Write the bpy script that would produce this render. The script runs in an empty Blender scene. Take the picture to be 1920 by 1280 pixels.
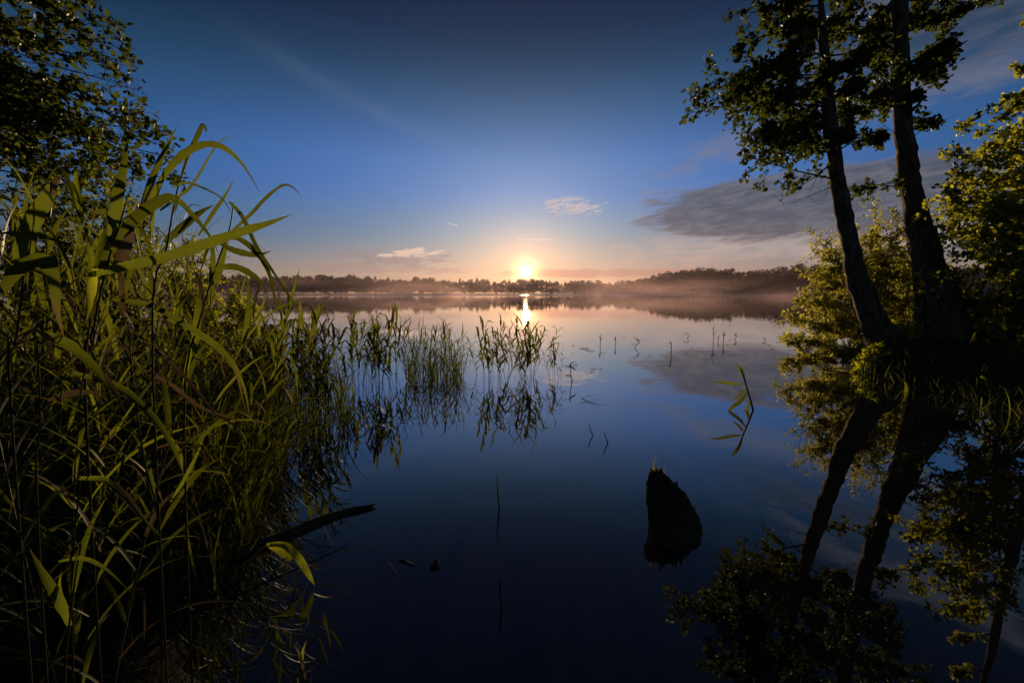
import bpy, math, random
import numpy as np
from mathutils import Vector, Matrix

# ------------------------------------------------------------------ camera
scene = bpy.context.scene
COL = scene.collection
CAM_H, PITCH, FPX = 1.5, math.radians(6.0), 853.0      # metres, down-tilt, focal length in photo pixels (1920 wide)
cam_d = bpy.data.cameras.new('camera')
cam_d.sensor_width = 36.0
cam_d.lens = FPX / 1920.0 * 36.0
cam_d.clip_start = 0.02
cam_d.clip_end = 6000.0
cam = bpy.data.objects.new('camera', cam_d)
COL.objects.link(cam)
cam.location = (0, 0, CAM_H)
cam.rotation_euler = (math.radians(90) - PITCH, 0, 0)
scene.camera = cam

# ------------------------------------------------------------------ light directions
SUN_EL = math.radians(2.70)
SUN_AZ = math.radians(1.68)            # clockwise from +Y
SUN_DIR = Vector((math.sin(SUN_AZ) * math.cos(SUN_EL), math.cos(SUN_AZ) * math.cos(SUN_EL), math.sin(SUN_EL)))


class NT:
    """small helper that writes shader node trees"""
    def __init__(self, tree):
        self.t = tree
        for n in list(tree.nodes):
            tree.nodes.remove(n)

    def n(self, kind, **kw):
        nd = self.t.nodes.new(kind)
        for k, v in kw.items():
            setattr(nd, k, v)
        return nd

    def put(self, sock, v):
        if v is None:
            return
        if hasattr(v, 'is_linked') or hasattr(v, 'links'):
            self.t.links.new(v, sock)
        else:
            sock.default_value = v

    def m(self, op, a, b=None, c=None, clamp=False):
        nd = self.n('ShaderNodeMath', operation=op, use_clamp=clamp)
        self.put(nd.inputs[0], a)
        self.put(nd.inputs[1], b)
        if c is not None:
            self.put(nd.inputs[2], c)
        return nd.outputs[0]

    def mix(self, fac, a, b, blend='MIX'):
        nd = self.n('ShaderNodeMix', data_type='RGBA', blend_type=blend)
        self.put(nd.inputs[0], fac)
        for s, v in ((nd.inputs[6], a), (nd.inputs[7], b)):
            self.put(s, (*v, 1.0) if isinstance(v, tuple) and len(v) == 3 else v)
        return nd.outputs[2]

    def step(self, v, lo, hi, a=0.0, b=1.0):
        nd = self.n('ShaderNodeMapRange', interpolation_type='SMOOTHSTEP')
        self.put(nd.inputs[0], v)
        for i, q in enumerate((lo, hi, a, b)):
            self.put(nd.inputs[i + 1], q)
        return nd.outputs[0]

    def ramp(self, v, stops):
        nd = self.n('ShaderNodeValToRGB')
        e = nd.color_ramp.elements
        while len(e) < len(stops):
            e.new(0.5)
        for q, (p, c) in zip(e, stops):
            q.position = p
            q.color = (*c, 1.0)
        self.put(nd.inputs[0], v)
        return nd.outputs[0]

    def noise(self, vec, scale, detail=4.0, rough=0.55, dist=0.0):
        nd = self.n('ShaderNodeTexNoise')
        self.put(nd.inputs['Vector'], vec)
        nd.inputs['Scale'].default_value = scale
        nd.inputs['Detail'].default_value = detail
        nd.inputs['Roughness'].default_value = rough
        nd.inputs['Distortion'].default_value = dist
        return nd.outputs['Fac']

    def xyz(self, x, y, z):
        nd = self.n('ShaderNodeCombineXYZ')
        for i, v in enumerate((x, y, z)):
            self.put(nd.inputs[i], v)
        return nd.outputs[0]


# ------------------------------------------------------------------ sky
world = bpy.data.worlds.new('World')
scene.world = world
world.use_nodes = True
W = NT(world.node_tree)
sky = W.n('ShaderNodeTexSky', sky_type='NISHITA')
sky.sun_disc = False
sky.sun_elevation = SUN_EL
sky.sun_rotation = SUN_AZ
sky.air_density = 1.0
sky.dust_density = 0.6
sky.ozone_density = 2.5
tc = W.n('ShaderNodeTexCoord')
D = tc.outputs['Generated']
sep = W.n('ShaderNodeSeparateXYZ')
W.put(sep.inputs[0], D)
dx, dy, dz = sep.outputs
R2D = 57.29578
elev = W.m('MULTIPLY', W.m('ARCSINE', dz), R2D)
azim = W.m('MULTIPLY', W.m('ARCTAN2', dx, dy), R2D)
dot = W.n('ShaderNodeVectorMath', operation='DOT_PRODUCT')
W.put(dot.inputs[0], D)
dot.inputs[1].default_value = SUN_DIR
sang = W.m('MULTIPLY', W.m('ARCCOSINE', W.m('MINIMUM', dot.outputs['Value'], 0.9999999)), R2D)
# clear air: the Nishita sky, deepened in blue and darker away from the sun
hsv = W.n('ShaderNodeHueSaturation')
W.put(hsv.inputs['Color'], sky.outputs[0])
hsv.inputs['Saturation'].default_value = 1.0
air = hsv.outputs[0]
TINT = [(0, (.46, .60, 1.55)), (3, (.45, .58, 1.50)), (6, (.46, .62, 1.38)), (9, (.45, .69, 1.55)), (12, (.42, .74, 1.90)), (15.5, (.45, .82, 1.93)),
        (18.5, (.39, .72, 1.58)), (21, (.33, .62, 1.20)), (24, (.22, .46, .86)), (26, (.16, .35, .63)), (28.5, (.11, .24, .50)), (31, (.10, .19, .40)), (45, (.07, .13, .28))]
away = W.step(sang, 22.0, 60.0)
tint = W.ramp(W.m('DIVIDE', elev, 45.0, clamp=True), [(e / 45.0, c) for e, c in TINT])
air = W.mix(1.0, air, tint, 'MULTIPLY')
air = W.mix(1.0, air, (0.80, 0.97, 0.86), 'MULTIPLY')
air = W.mix(away, air, W.mix(1.0, air, (0.86, 0.84, 0.70), 'MULTIPLY'))


def gauss(v, centre, width):
    q = W.m('DIVIDE', W.m('SUBTRACT', v, centre), width)
    return W.m('EXPONENT', W.m('MULTIPLY', W.m('MULTIPLY', q, q), -1.0))


# clouds live in (azimuth, elevation) on the sky sphere
cvec = W.xyz(W.m('MULTIPLY', azim, 0.050), W.m('MULTIPLY', W.m('SUBTRACT', elev, W.m('MULTIPLY', azim, 0.12)), 0.22), 0.0)
wisp = W.noise(cvec, 1.6, 7.0, 0.62, 0.6)
fine = W.noise(cvec, 5.0, 6.0, 0.62, 0.4)
wisp2 = W.noise(cvec, 9.0, 7.0, 0.68, 0.8)
nz = W.m('MULTIPLY_ADD', W.m('ADD', W.m('MULTIPLY', wisp, 0.65), W.m('MULTIPLY', fine, 0.35)), 2.4, -0.7)


nz2 = W.m('MULTIPLY_ADD', wisp2, 3.2, -1.1)


def cloud(az, el, waz, wel, lo=0.45, hi=0.75, amount=1.0, tilt=0.0):
    """a cloud bank centred on a direction; its outline is eaten away by noise"""
    a = W.m('SUBTRACT', azim, az)
    e = W.m('SUBTRACT', W.m('SUBTRACT', elev, el), W.m('MULTIPLY', a, tilt))
    qa, qe = W.m('DIVIDE', a, waz), W.m('DIVIDE', e, wel)
    r2 = W.m('ADD', W.m('MULTIPLY', qa, qa), W.m('MULTIPLY', qe, qe))
    body = W.m('MAXIMUM', W.m('SUBTRACT', 1.0, r2), -3.0)
    v = W.m('ADD', W.m('MULTIPLY', body, 0.5), nz if waz > 12 else nz2)
    return W.step(v, lo + 0.35, hi + 0.2, 0.0, amount)


col = air
SKY_S = 0.115
# pale, lit haze clouds first, then the darker banks over them
K = 1.0 / SKY_S


def lay(base, mask, rgb, rgb2=None):
    c = tuple(K * q for q in rgb)
    if rgb2:                                   # streaks of a second tone inside the bank
        c = W.mix(W.step(W.m('ADD', W.m('MULTIPLY', fine, 0.6), W.m('MULTIPLY', wisp2, 0.4)), 0.42, 0.62), c, tuple(K * q for q in rgb2))
    return W.mix(mask, base, c)


warm = gauss(elev, 0.0, 4.0)
col = W.mix(W.m('MULTIPLY', W.m('MULTIPLY', warm, 0.45), W.step(azim, -60.0, 25.0, 0.45, 1.0)), col, tuple(K * q for q in (0.52, 0.36, 0.29)))
col = lay(col, cloud(33.0, 16.5, 24.0, 3.2, 0.30, 1.0, 0.55, 0.16), (0.20, 0.19, 0.22))
col = lay(col, cloud(44.0, 26.0, 22.0, 2.4, 0.30, 1.0, 0.45, 0.14), (0.16, 0.165, 0.20))
col = lay(col, cloud(30.0, 5.6, 22.0, 2.2, 0.0, 0.9, 0.70, 0.02), (0.52, 0.42, 0.36))
col = lay(col, cloud(41.0, 21.5, 24.0, 3.6, 0.22, 0.85, 0.58, 0.10), (0.038, 0.054, 0.090), (0.085, 0.098, 0.135))
col = lay(col, cloud(33.0, 8.4, 18.5, 4.3, 0.0, 0.9, 0.45, 0.03), (0.42, 0.33, 0.30))
col = lay(col, cloud(33.5, 9.0, 16.5, 3.7, 0.02, 0.52, 0.92, 0.03), (0.060, 0.078, 0.115), (0.125, 0.135, 0.165))
col = lay(col, cloud(7.4, 10.4, 4.2, 1.1, 0.20, 0.80, 0.80, -0.03), (0.52, 0.46, 0.46))
col = lay(col, cloud(-14.5, 4.2, 8.0, 1.1, 0.15, 0.62, 0.65), (0.22, 0.20, 0.22))
col = lay(col, cloud(-12.2, 4.9, 4.2, 0.6, 0.15, 0.75, 0.85, 0.06), (0.75, 0.58, 0.46))
col = lay(col, cloud(-16.0, 2.9, 14.0, 0.9, 0.34, 0.66, 0.55), (0.26, 0.21, 0.22))
col = lay(col, cloud(8.5, 2.45, 14.0, 0.75, 0.26, 0.60, 0.80), (0.42, 0.22, 0.17))
col = lay(col, cloud(2.6, 6.6, 2.2, 0.18, 0.20, 0.60, 0.6), (0.70, 0.62, 0.58))
# old vapour trail: a soft line across the upper sky
trail = gauss(W.m('SUBTRACT', W.m('ADD', elev, W.m('MULTIPLY', azim, 0.36)), W.m('MULTIPLY', fine, 1.6)), 13.6, 0.9)
trail = W.m('MULTIPLY', trail, W.m('MULTIPLY', W.step(azim, -34.0, -22.0), W.step(azim, -12.0, 2.0, 1.0, 0.0)))
col = W.mix(W.m('MULTIPLY', trail, 0.04), col, tuple(K * q for q in (0.42, 0.46, 0.55)))
trail2 = W.m('MULTIPLY', gauss(W.m('ADD', elev, W.m('MULTIPLY', azim, 0.25)), 6.52, 0.05), W.m('MULTIPLY', W.step(azim, -8.0, -7.6), W.step(azim, -6.7, -6.4, 1.0, 0.0)))
col = W.mix(W.m('MULTIPLY', trail2, 0.8), col, tuple(K * q for q in (0.75, 0.65, 0.6)))
glow = W.m('MULTIPLY', gauss(elev, 0.8, 3.8), gauss(azim, 5.0, 30.0))
col = W.mix(W.m('MULTIPLY', glow, 0.55), col, tuple(K * q for q in (0.64, 0.31, 0.23)))
# the sun and the bright air round it


def add(base, amt, rgb):
    nd = W.n('ShaderNodeVectorMath', operation='SCALE')
    nd.inputs[0].default_value = tuple(K * q for q in rgb)
    W.put(nd.inputs['Scale'], amt)
    return W.mix(1.0, base, nd.outputs[0], 'ADD')


col = add(col, W.m('EXPONENT', W.m('DIVIDE', sang, -6.5)), (0.17, 0.078, 0.048))
col = add(col, W.m('EXPONENT', W.m('DIVIDE', sang, -2.5)), (1.05, 0.33, 0.06))
col = add(col, gauss(sang, 0.0, 1.35), (1.9, 1.0, 0.40))
col = add(col, W.step(sang, 0.10, 0.80, 1.0, 0.0), (9.0, 7.5, 5.5))
bg = W.n('ShaderNodeBackground')
W.put(bg.inputs['Color'], col)
bg.inputs['Strength'].default_value = SKY_S
wo = W.n('ShaderNodeOutputWorld')
W.t.links.new(bg.outputs[0], wo.inputs['Surface'])

# ------------------------------------------------------------------ sun
sun_d = bpy.data.lights.new('sun', 'SUN')
sun_d.energy = 5.0
sun_d.angle = math.radians(0.55)
sun_d.color = (1.0, 0.66, 0.38)
sun = bpy.data.objects.new('sun', sun_d)
COL.objects.link(sun)
sun.rotation_euler = SUN_DIR.to_track_quat('Z', 'Y').to_euler()

# ------------------------------------------------------------------ exposure and render
scene.view_settings.view_transform = 'Standard'
scene.view_settings.look = 'None'
scene.view_settings.exposure = 0.0
scene.view_settings.gamma = 1.0
scene.view_settings.use_curve_mapping = False
scene.render.engine = 'CYCLES'
scene.cycles.use_denoising = True
scene.cycles.max_bounces = 5
scene.cycles.diffuse_bounces = 2
scene.cycles.glossy_bounces = 3
scene.cycles.transmission_bounces = 4
scene.cycles.transparent_max_bounces = 8
scene.cycles.volume_bounces = 0
scene.cycles.sample_clamp_indirect = 6.0
scene.cycles.caustics_reflective = False
scene.cycles.caustics_refractive = False


# ------------------------------------------------------------------ helpers
def ray(px, py):
    """direction of a photo pixel"""
    u, v = (px - 960.0) / FPX, (640.0 - py) / FPX
    return Vector((u, math.cos(PITCH) + v * math.sin(PITCH), -math.sin(PITCH) + v * math.cos(PITCH)))


def at(px, py, d):
    """point d metres ahead (world Y) in a pixel's direction"""
    r = ray(px, py)
    return Vector((0, 0, CAM_H)) + r * (d / r.y)


def onwater(px, py, z=0.0):
    r = ray(px, py)
    return Vector((0, 0, CAM_H)) + r * ((z - CAM_H) / r.z)


def tag(o, label=None, cat=None, group=None, kind=None):
    for k, v in (('label', label), ('category', cat), ('group', group), ('kind', kind)):
        if v:
            o[k] = v
    return o


def empty(name, loc=(0, 0, 0), label=None, cat=None, group=None):
    o = bpy.data.objects.new(name, None)
    o.location = loc
    o.empty_display_size = 0.1
    COL.objects.link(o)
    return tag(o, label, cat, group)


def link(name, me, parent=None, mat=None):
    o = bpy.data.objects.new(name, me)
    COL.objects.link(o)
    if mat is not None and not me.materials:
        me.materials.append(mat)
    if parent is not None:
        o.parent = parent
        if parent.type == 'EMPTY' and parent.location.length:
            pass
    return o


def mesh_np(name, verts, faces, tint=None, smooth=False, blade=False):
    """verts (n,3), faces (m,k) with one k; tint: one value per vertex"""
    verts = np.asarray(verts, dtype=np.float32).reshape(-1, 3)
    faces = np.asarray(faces, dtype=np.int32)
    me = bpy.data.meshes.new(name)
    k = faces.shape[1]
    me.vertices.add(len(verts))
    me.vertices.foreach_set('co', verts.ravel())
    me.loops.add(faces.size)
    me.loops.foreach_set('vertex_index', faces.ravel())
    me.polygons.add(len(faces))
    me.polygons.foreach_set('loop_start', np.arange(0, faces.size, k, dtype=np.int32))
    me.polygons.foreach_set('loop_total', np.full(len(faces), k, dtype=np.int32))
    if smooth:
        me.polygons.foreach_set('use_smooth', np.ones(len(faces), dtype=bool))
    if tint is not None:
        a = me.attributes.new('tint', 'FLOAT', 'POINT')
        a.data.foreach_set('value', np.asarray(tint, dtype=np.float32))
    if blade:                                  # -1, 0, 1 across the blade, for veins
        a = me.attributes.new('across', 'FLOAT', 'POINT')
        a.data.foreach_set('value', np.tile(np.array([-1, 0, 1], dtype=np.float32), len(verts) // 3))
        if blade == 'tip':                     # 0 at the foot, 1 at the tip, for withered tips
            a = me.attributes.new('along', 'FLOAT', 'POINT')
            a.data.foreach_set('value', np.repeat(np.linspace(0, 1, len(verts) // 3, dtype=np.float32), 3))
    me.update(calc_edges=True)
    me.validate()
    return me


def shift(me, p):
    """re-origin a mesh built in world space so that p becomes its origin"""
    me.transform(Matrix.Translation(-Vector(p)))
    return me


def new_mat(name):
    m = bpy.data.materials.new(name)
    m.use_nodes = True
    return m, NT(m.node_tree)


def out(N, shader, disp=None):
    o = N.n('ShaderNodeOutputMaterial')
    N.t.links.new(shader, o.inputs['Surface'])


def bump(N, height, strength, dist):
    b = N.n('ShaderNodeBump')
    b.inputs['Strength'].default_value = strength
    b.inputs['Distance'].default_value = dist
    N.put(b.inputs['Height'], height)
    return b.outputs[0]


# ------------------------------------------------------------------ materials of the setting
def mat_water():
    m, N = new_mat('lake_water')
    geo = N.n('ShaderNodeNewGeometry')
    P = geo.outputs['Position']
    s = N.n('ShaderNodeSeparateXYZ')
    N.put(s.inputs[0], P)
    x, y, z = s.outputs
    calm = N.noise(N.xyz(N.m('MULTIPLY', x, 0.5), y, 0.0), 1.3, 2.0, 0.5)
    ripple = N.noise(N.xyz(N.m('MULTIPLY', x, 0.35), N.m('MULTIPLY', y, 1.6), 0.0), 7.0, 2.0, 0.5)
    patch = N.step(N.noise(N.xyz(N.m('MULTIPLY', x, 0.25), N.m('MULTIPLY', y, 0.35), 3.0), 0.7, 2.0, 0.5), 0.50, 0.68)
    near_r = N.step(y, 3.0, 7.0, 0.15, 1.0)
    far = N.step(y, 330.0, 345.0)                     # a breeze roughens the far water along the shore
    h = N.m('ADD', N.m('MULTIPLY', calm, 0.065), N.m('MULTIPLY', N.m('MULTIPLY', ripple, patch), N.m('MULTIPLY', near_r, 0.022)))
    b = bump(N, h, 0.35, 0.10)
    fr = N.n('ShaderNodeFresnel')
    fr.inputs['IOR'].default_value = 1.333
    N.put(fr.inputs['Normal'], b)
    fac = N.m('POWER', fr.outputs[0], 0.54, clamp=True)
    gl = N.n('ShaderNodeBsdfGlossy')
    gl.inputs['Color'].default_value = (0.97, 0.97, 0.97, 1)
    N.put(gl.inputs['Roughness'], N.m('ADD', 0.012, N.m('MULTIPLY', far, 0.20)))
    N.put(gl.inputs['Normal'], b)
    df = N.n('ShaderNodeBsdfDiffuse')
    murk = N.noise(P, 0.9, 4.0, 0.6)
    N.put(df.inputs['Color'], N.ramp(murk, [(0.35, (0.006, 0.008, 0.010)), (0.7, (0.020, 0.017, 0.013))]))
    mx = N.n('ShaderNodeMixShader')
    N.put(mx.inputs[0], fac)
    N.t.links.new(df.outputs[0], mx.inputs[1])
    N.t.links.new(gl.outputs[0], mx.inputs[2])
    out(N, mx.outputs[0])
    return m


def mat_soil():
    m, N = new_mat('dark_bank_soil')
    geo = N.n('ShaderNodeNewGeometry')
    P = geo.outputs['Position']
    a = N.noise(P, 6.0, 6.0, 0.65)
    p = N.n('ShaderNodeBsdfPrincipled')
    N.put(p.inputs['Base Color'], N.ramp(a, [(0.3, (0.005, 0.004, 0.003)), (0.55, (0.013, 0.010, 0.007)), (0.8, (0.018, 0.020, 0.008))]))
    p.inputs['Roughness'].default_value = 0.85
    p.inputs['Specular IOR Level'].default_value = 0.2
    N.put(p.inputs['Normal'], bump(N, a, 0.8, 0.05))
    out(N, p.outputs[0])
    return m


def mat_leaf(name, dark, light, trans, translucency=0.45, gloss=0.10, spots=None):
    """thin leaf: diffuse, light shining through, a little wax gloss; tint varies from leaf to leaf"""
    m, N = new_mat(name)
    at_ = N.n('ShaderNodeAttribute', attribute_name='tint')
    oi = N.n('ShaderNodeObjectInfo')
    geo = N.n('ShaderNodeNewGeometry')
    t = N.m('FRACT', N.m('ADD', at_.outputs['Fac'], oi.outputs['Random']))
    t = N.m('MULTIPLY_ADD', N.m('ABSOLUTE', N.m('SUBTRACT', t, 0.5)), 2.0, 0.0, clamp=True)
    mott = N.m('ADD', N.m('MULTIPLY', N.noise(geo.outputs['Position'], 22.0, 4.0, 0.6), 0.6), N.m('MULTIPLY', N.noise(geo.outputs['Position'], 5.0, 2.0, 0.5), 0.6))
    t2 = N.m('ADD', N.m('MULTIPLY', t, 0.8), N.m('MULTIPLY', N.m('SUBTRACT', mott, 0.6), 1.5), clamp=True)
    ac = N.n('ShaderNodeAttribute', attribute_name='across').outputs['Fac']
    vein = N.m('MULTIPLY_ADD', N.m('SINE', N.m('MULTIPLY', ac, 21.0)), 0.20, 0.0)
    rib = N.m('MULTIPLY', N.step(N.m('ABSOLUTE', ac), 0.0, 0.10, 1.0, 0.0), 0.22)
    t2 = N.m('ADD', N.m('ADD', t2, vein), N.m('SUBTRACT', rib, 0.05), clamp=True)
    base = N.mix(t2, dark, light)
    tr = N.mix(t2, tuple(q * 0.40 for q in trans), trans)
    al = N.n('ShaderNodeAttribute', attribute_name='along').outputs['Fac']
    tip = N.step(N.m('ADD', al, N.m('MULTIPLY', N.m('SUBTRACT', mott, 0.6), 0.9)), 0.80, 1.0, 0.0, 0.85)
    base = N.mix(tip, base, (0.11, 0.075, 0.035))
    tr = N.mix(tip, tr, (0.13, 0.085, 0.035))
    if spots:
        sp = N.step(N.noise(geo.outputs['Position'], 9.0, 5.0, 0.7), 0.60, 0.72, 0.0, 0.8)
        base = N.mix(sp, base, spots)
        tr = N.mix(sp, tr, tuple(q * 1.2 for q in spots))
    d = N.n('ShaderNodeBsdfDiffuse')
    N.put(d.inputs['Color'], base)
    tl = N.n('ShaderNodeBsdfTranslucent')
    N.put(tl.inputs['Color'], tr)
    mx = N.n('ShaderNodeMixShader')
    mx.inputs[0].default_value = translucency
    N.t.links.new(d.outputs[0], mx.inputs[1])
    N.t.links.new(tl.outputs[0], mx.inputs[2])
    g = N.n('ShaderNodeBsdfGlossy')
    g.inputs['Roughness'].default_value = 0.5
    g.inputs['Color'].default_value = (0.8, 0.85, 0.8, 1)
    fr = N.n('ShaderNodeFresnel')
    fr.inputs['IOR'].default_value = 1.4
    mx2 = N.n('ShaderNodeMixShader')
    N.put(mx2.inputs[0], N.m('MULTIPLY', fr.outputs[0], gloss * 4, clamp=True))
    N.t.links.new(mx.outputs[0], mx2.inputs[1])
    N.t.links.new(g.outputs[0], mx2.inputs[2])
    out(N, mx2.outputs[0])
    return m


def mat_bark(name, c0, c1, scale=9.0):
    m, N = new_mat(name)
    geo = N.n('ShaderNodeNewGeometry')
    s = N.n('ShaderNodeSeparateXYZ')
    N.put(s.inputs[0], geo.outputs['Position'])
    v = N.xyz(s.outputs[0], s.outputs[1], N.m('MULTIPLY', s.outputs[2], 0.28))
    a = N.noise(v, scale, 6.0, 0.65, 0.5)
    b = N.noise(geo.outputs['Position'], 3.0, 4.0, 0.6)
    p = N.n('ShaderNodeBsdfPrincipled')
    c = N.ramp(a, [(0.35, c0), (0.65, c1)])
    c = N.mix(N.step(b, 0.52, 0.66, 0.0, 0.6), c, (0.022, 0.026, 0.012))
    N.put(p.inputs['Base Color'], c)
    p.inputs['Roughness'].default_value = 0.9
    p.inputs['Specular IOR Level'].default_value = 0.15
    N.put(p.inputs['Normal'], bump(N, a, 1.0, 0.06))
    out(N, p.outputs[0])
    return m


M_WATER = mat_water()
M_SOIL = mat_soil()
M_REED = mat_leaf('reed_leaf', (0.018, 0.036, 0.008), (0.060, 0.080, 0.016), (0.225, 0.275, 0.015), 0.57, 0.035)
M_HERO = mat_leaf('broad_reed_leaf', (0.014, 0.032, 0.008), (0.052, 0.076, 0.018), (0.160, 0.205, 0.014), 0.52, 0.06)
M_REED_DRY = mat_leaf('dry_reed_leaf', (0.06, 0.046, 0.026), (0.14, 0.105, 0.060), (0.15, 0.11, 0.05), 0.35, 0.02)
M_STEM = mat_leaf('reed_stem', (0.024, 0.030, 0.010), (0.055, 0.050, 0.020), (0.08, 0.08, 0.02), 0.20, 0.03)
M_ALDER = mat_leaf('alder_leaf', (0.014, 0.030, 0.008), (0.044, 0.060, 0.012), (0.110, 0.150, 0.014), 0.52, 0.02)
M_YELLOW = mat_leaf('yellowing_leaf', (0.034, 0.062, 0.008), (0.105, 0.112, 0.015), (0.52, 0.56, 0.030), 0.66, 0.02)
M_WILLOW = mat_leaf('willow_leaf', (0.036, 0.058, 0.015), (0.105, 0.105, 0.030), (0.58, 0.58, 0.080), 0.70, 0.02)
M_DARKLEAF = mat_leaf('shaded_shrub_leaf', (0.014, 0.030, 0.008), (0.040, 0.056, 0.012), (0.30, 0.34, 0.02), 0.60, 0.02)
M_BARK = mat_bark('alder_bark', (0.024, 0.019, 0.014), (0.170, 0.138, 0.105), 14.0)
M_TWIG = mat_bark('twig_bark', (0.014, 0.010, 0.008), (0.045, 0.032, 0.022), 25.0)
M_FOREST = mat_leaf('far_forest_leaf', (0.012, 0.018, 0.010), (0.028, 0.034, 0.016), (0.02, 0.02, 0.006), 0.15, 0.0)

rng = np.random.default_rng(7)
random.seed(7)


# ------------------------------------------------------------------ lake, lake bed, banks, far shore
def sheet(name, xs, ys, hfun, mat, kind='structure'):
    X, Y = np.meshgrid(xs, ys)
    Z = hfun(X, Y)
    v = np.stack([X.ravel(), Y.ravel(), Z.ravel()], 1)
    nx, ny = len(xs), len(ys)
    i = np.arange(nx * ny).reshape(ny, nx)
    f = np.stack([i[:-1, :-1].ravel(), i[:-1, 1:].ravel(), i[1:, 1:].ravel(), i[1:, :-1].ravel()], 1)
    o = link(name, mesh_np(name, v, f, smooth=True), None, mat)
    return tag(o, kind=kind)


def fbm(X, Y, s, seed=0, octs=4):
    r = np.random.default_rng(seed)
    z = np.zeros_like(X)
    for k in range(octs):
        for _ in range(3):
            a = r.uniform(0, 6.28)
            z += np.sin((X * np.cos(a) + Y * np.sin(a)) * s * 2 ** k + r.uniform(0, 6.28)) / (3 * 1.8 ** k)
    return z


SHORE_Y = 470.0
water = tag(link('lake_water', mesh_np('lake_water', [(-3000, -40, 0), (3000, -40, 0), (3000, 474, 0), (-3000, 474, 0)], [(0, 1, 2, 3)]), None, M_WATER), kind='structure')
sheet('lake_bed', np.linspace(-3200, 3200, 9), np.linspace(-60, 4000, 9), lambda X, Y: X * 0 - 0.9, M_SOIL)


def far_h(X, Y):
    t = np.clip((Y - SHORE_Y) / 25.0, -0.4, 1.0)
    hill = 11.0 * np.exp(-((X - 210) / 75.0) ** 2) + 15.0 * np.clip((X - 225) / 110.0, 0, 1)
    hill *= np.clip((Y - SHORE_Y - 6) / 60.0, 0, 1)
    return t * 1.2 + hill + 0.25 * fbm(X, Y, 0.03, 3)


sheet('far_shore_ground', np.linspace(-900, 900, 121), np.concatenate([np.linspace(458, 640, 30), np.linspace(660, 3000, 12)]), far_h, M_SOIL)


def edge_left(Y):
    return -0.45 - 0.47 * Y + 0.10 * np.sin(Y * 2.1) + 0.06 * np.sin(Y * 5.3)


def left_h(X, Y):
    d = edge_left(Y) - X                      # metres inland
    h = np.where(d > 0, (0.30 * (1 - np.exp(-d / 0.8)) + 0.03 * d) * np.clip((Y - 0.6) / 2.2, 0.12, 1.0), d * 0.45)
    return h - 0.01 + 0.02 * fbm(X, Y, 2.0, 5)


sheet('reed_bank_ground', np.linspace(-14, 0.6, 90), np.linspace(-3, 18, 110), left_h, M_SOIL)


def right_h(X, Y):
    d = X - (6.9 + 0.90 * np.clip(Y - 8.6, 0, 50) - 0.25 * np.clip(8.6 - Y, 0, 4) + 0.2 * np.sin(Y * 1.3))
    mound = 0.35 * np.exp(-(((X - 7.9) / 1.1) ** 2 + ((Y - 9.2) / 1.2) ** 2))
    h = np.where(d > 0, 0.38 * (1 - np.exp(-d / 0.9)) + 0.03 * d, d * 0.45)
    return np.maximum(h + mound - 0.02 + 0.04 * fbm(X, Y, 1.8, 8), -0.8)


sheet('alder_bank_ground', np.linspace(4.8, 22, 90), np.linspace(2.5, 20, 90), right_h, M_SOIL)


# ------------------------------------------------------------------ far woods
def far_tree(rg, base, h, w, conifer=False, n=420):
    """leaf clumps of one far tree as little tilted quads: (verts, quads)"""
    if conifer:
        t = rg.random(n) ** 0.8
        r = w * (1 - t) * rg.random(n) ** 0.5
        z = h * (0.08 + 0.92 * t)
        ph = rg.random(n) * 6.283
        c = np.stack([r * np.cos(ph), r * np.sin(ph), z], 1)
        s = rg.uniform(0.25, 0.6, n) * (h / 14)
    else:
        k = 9
        bc = np.stack([rg.normal(0, w * 0.33, k), rg.normal(0, w * 0.33, k), h * rg.uniform(0.22, 0.86, k)], 1)
        bc[0] = (0, 0, h * 0.84)
        br = w * rg.uniform(0.32, 0.55, k)
        br[0] = w * 0.34
        i = rg.integers(0, k, n)
        d = rg.normal(size=(n, 3))
        d /= np.linalg.norm(d, axis=1)[:, None]
        c = bc[i] + d * (br[i] * rg.random(n) ** 0.35)[:, None] * np.array([1, 1, 0.9])
        c[:, 2] = np.clip(c[:, 2], 0.1, h * 1.02)
        s = rg.uniform(0.35, 0.95, n) * (h / 16)
    a = rg.normal(size=(n, 3))
    a /= np.linalg.norm(a, axis=1)[:, None]
    b = np.cross(a, rg.normal(size=(n, 3)))
    b /= np.linalg.norm(b, axis=1)[:, None]
    a, b = a * s[:, None], b * s[:, None] * 0.8
    v = np.stack([c - a, c - b * 0.7, c + a, c + b], 1).reshape(-1, 3) + np.asarray(base)
    f = np.arange(4 * n).reshape(-1, 4)
    return v, f


def wood(name, spots, label, seed):
    rg = np.random.default_rng(seed)
    V, F, T, o = [], [], [], 0
    for (x, y, h, w, con) in spots:
        z = float(far_h(np.array(x), np.array(y)))
        v, f = far_tree(rg, (x, y, z - 0.3), h, w, con, 420 if y < 520 else 260)
        V.append(v); F.append(f + o); T.append(np.full(len(v), rg.random())); o += len(v)
    ob = link(name, mesh_np(name, np.concatenate(V), np.concatenate(F), np.concatenate(T)), None, M_FOREST)
    return tag(ob, label, 'woodland', kind='stuff')


rg = np.random.default_rng(21)


def px_at_shore(px, y=SHORE_Y + 10):
    return (px - 960) / FPX * y / math.cos(PITCH)


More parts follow.
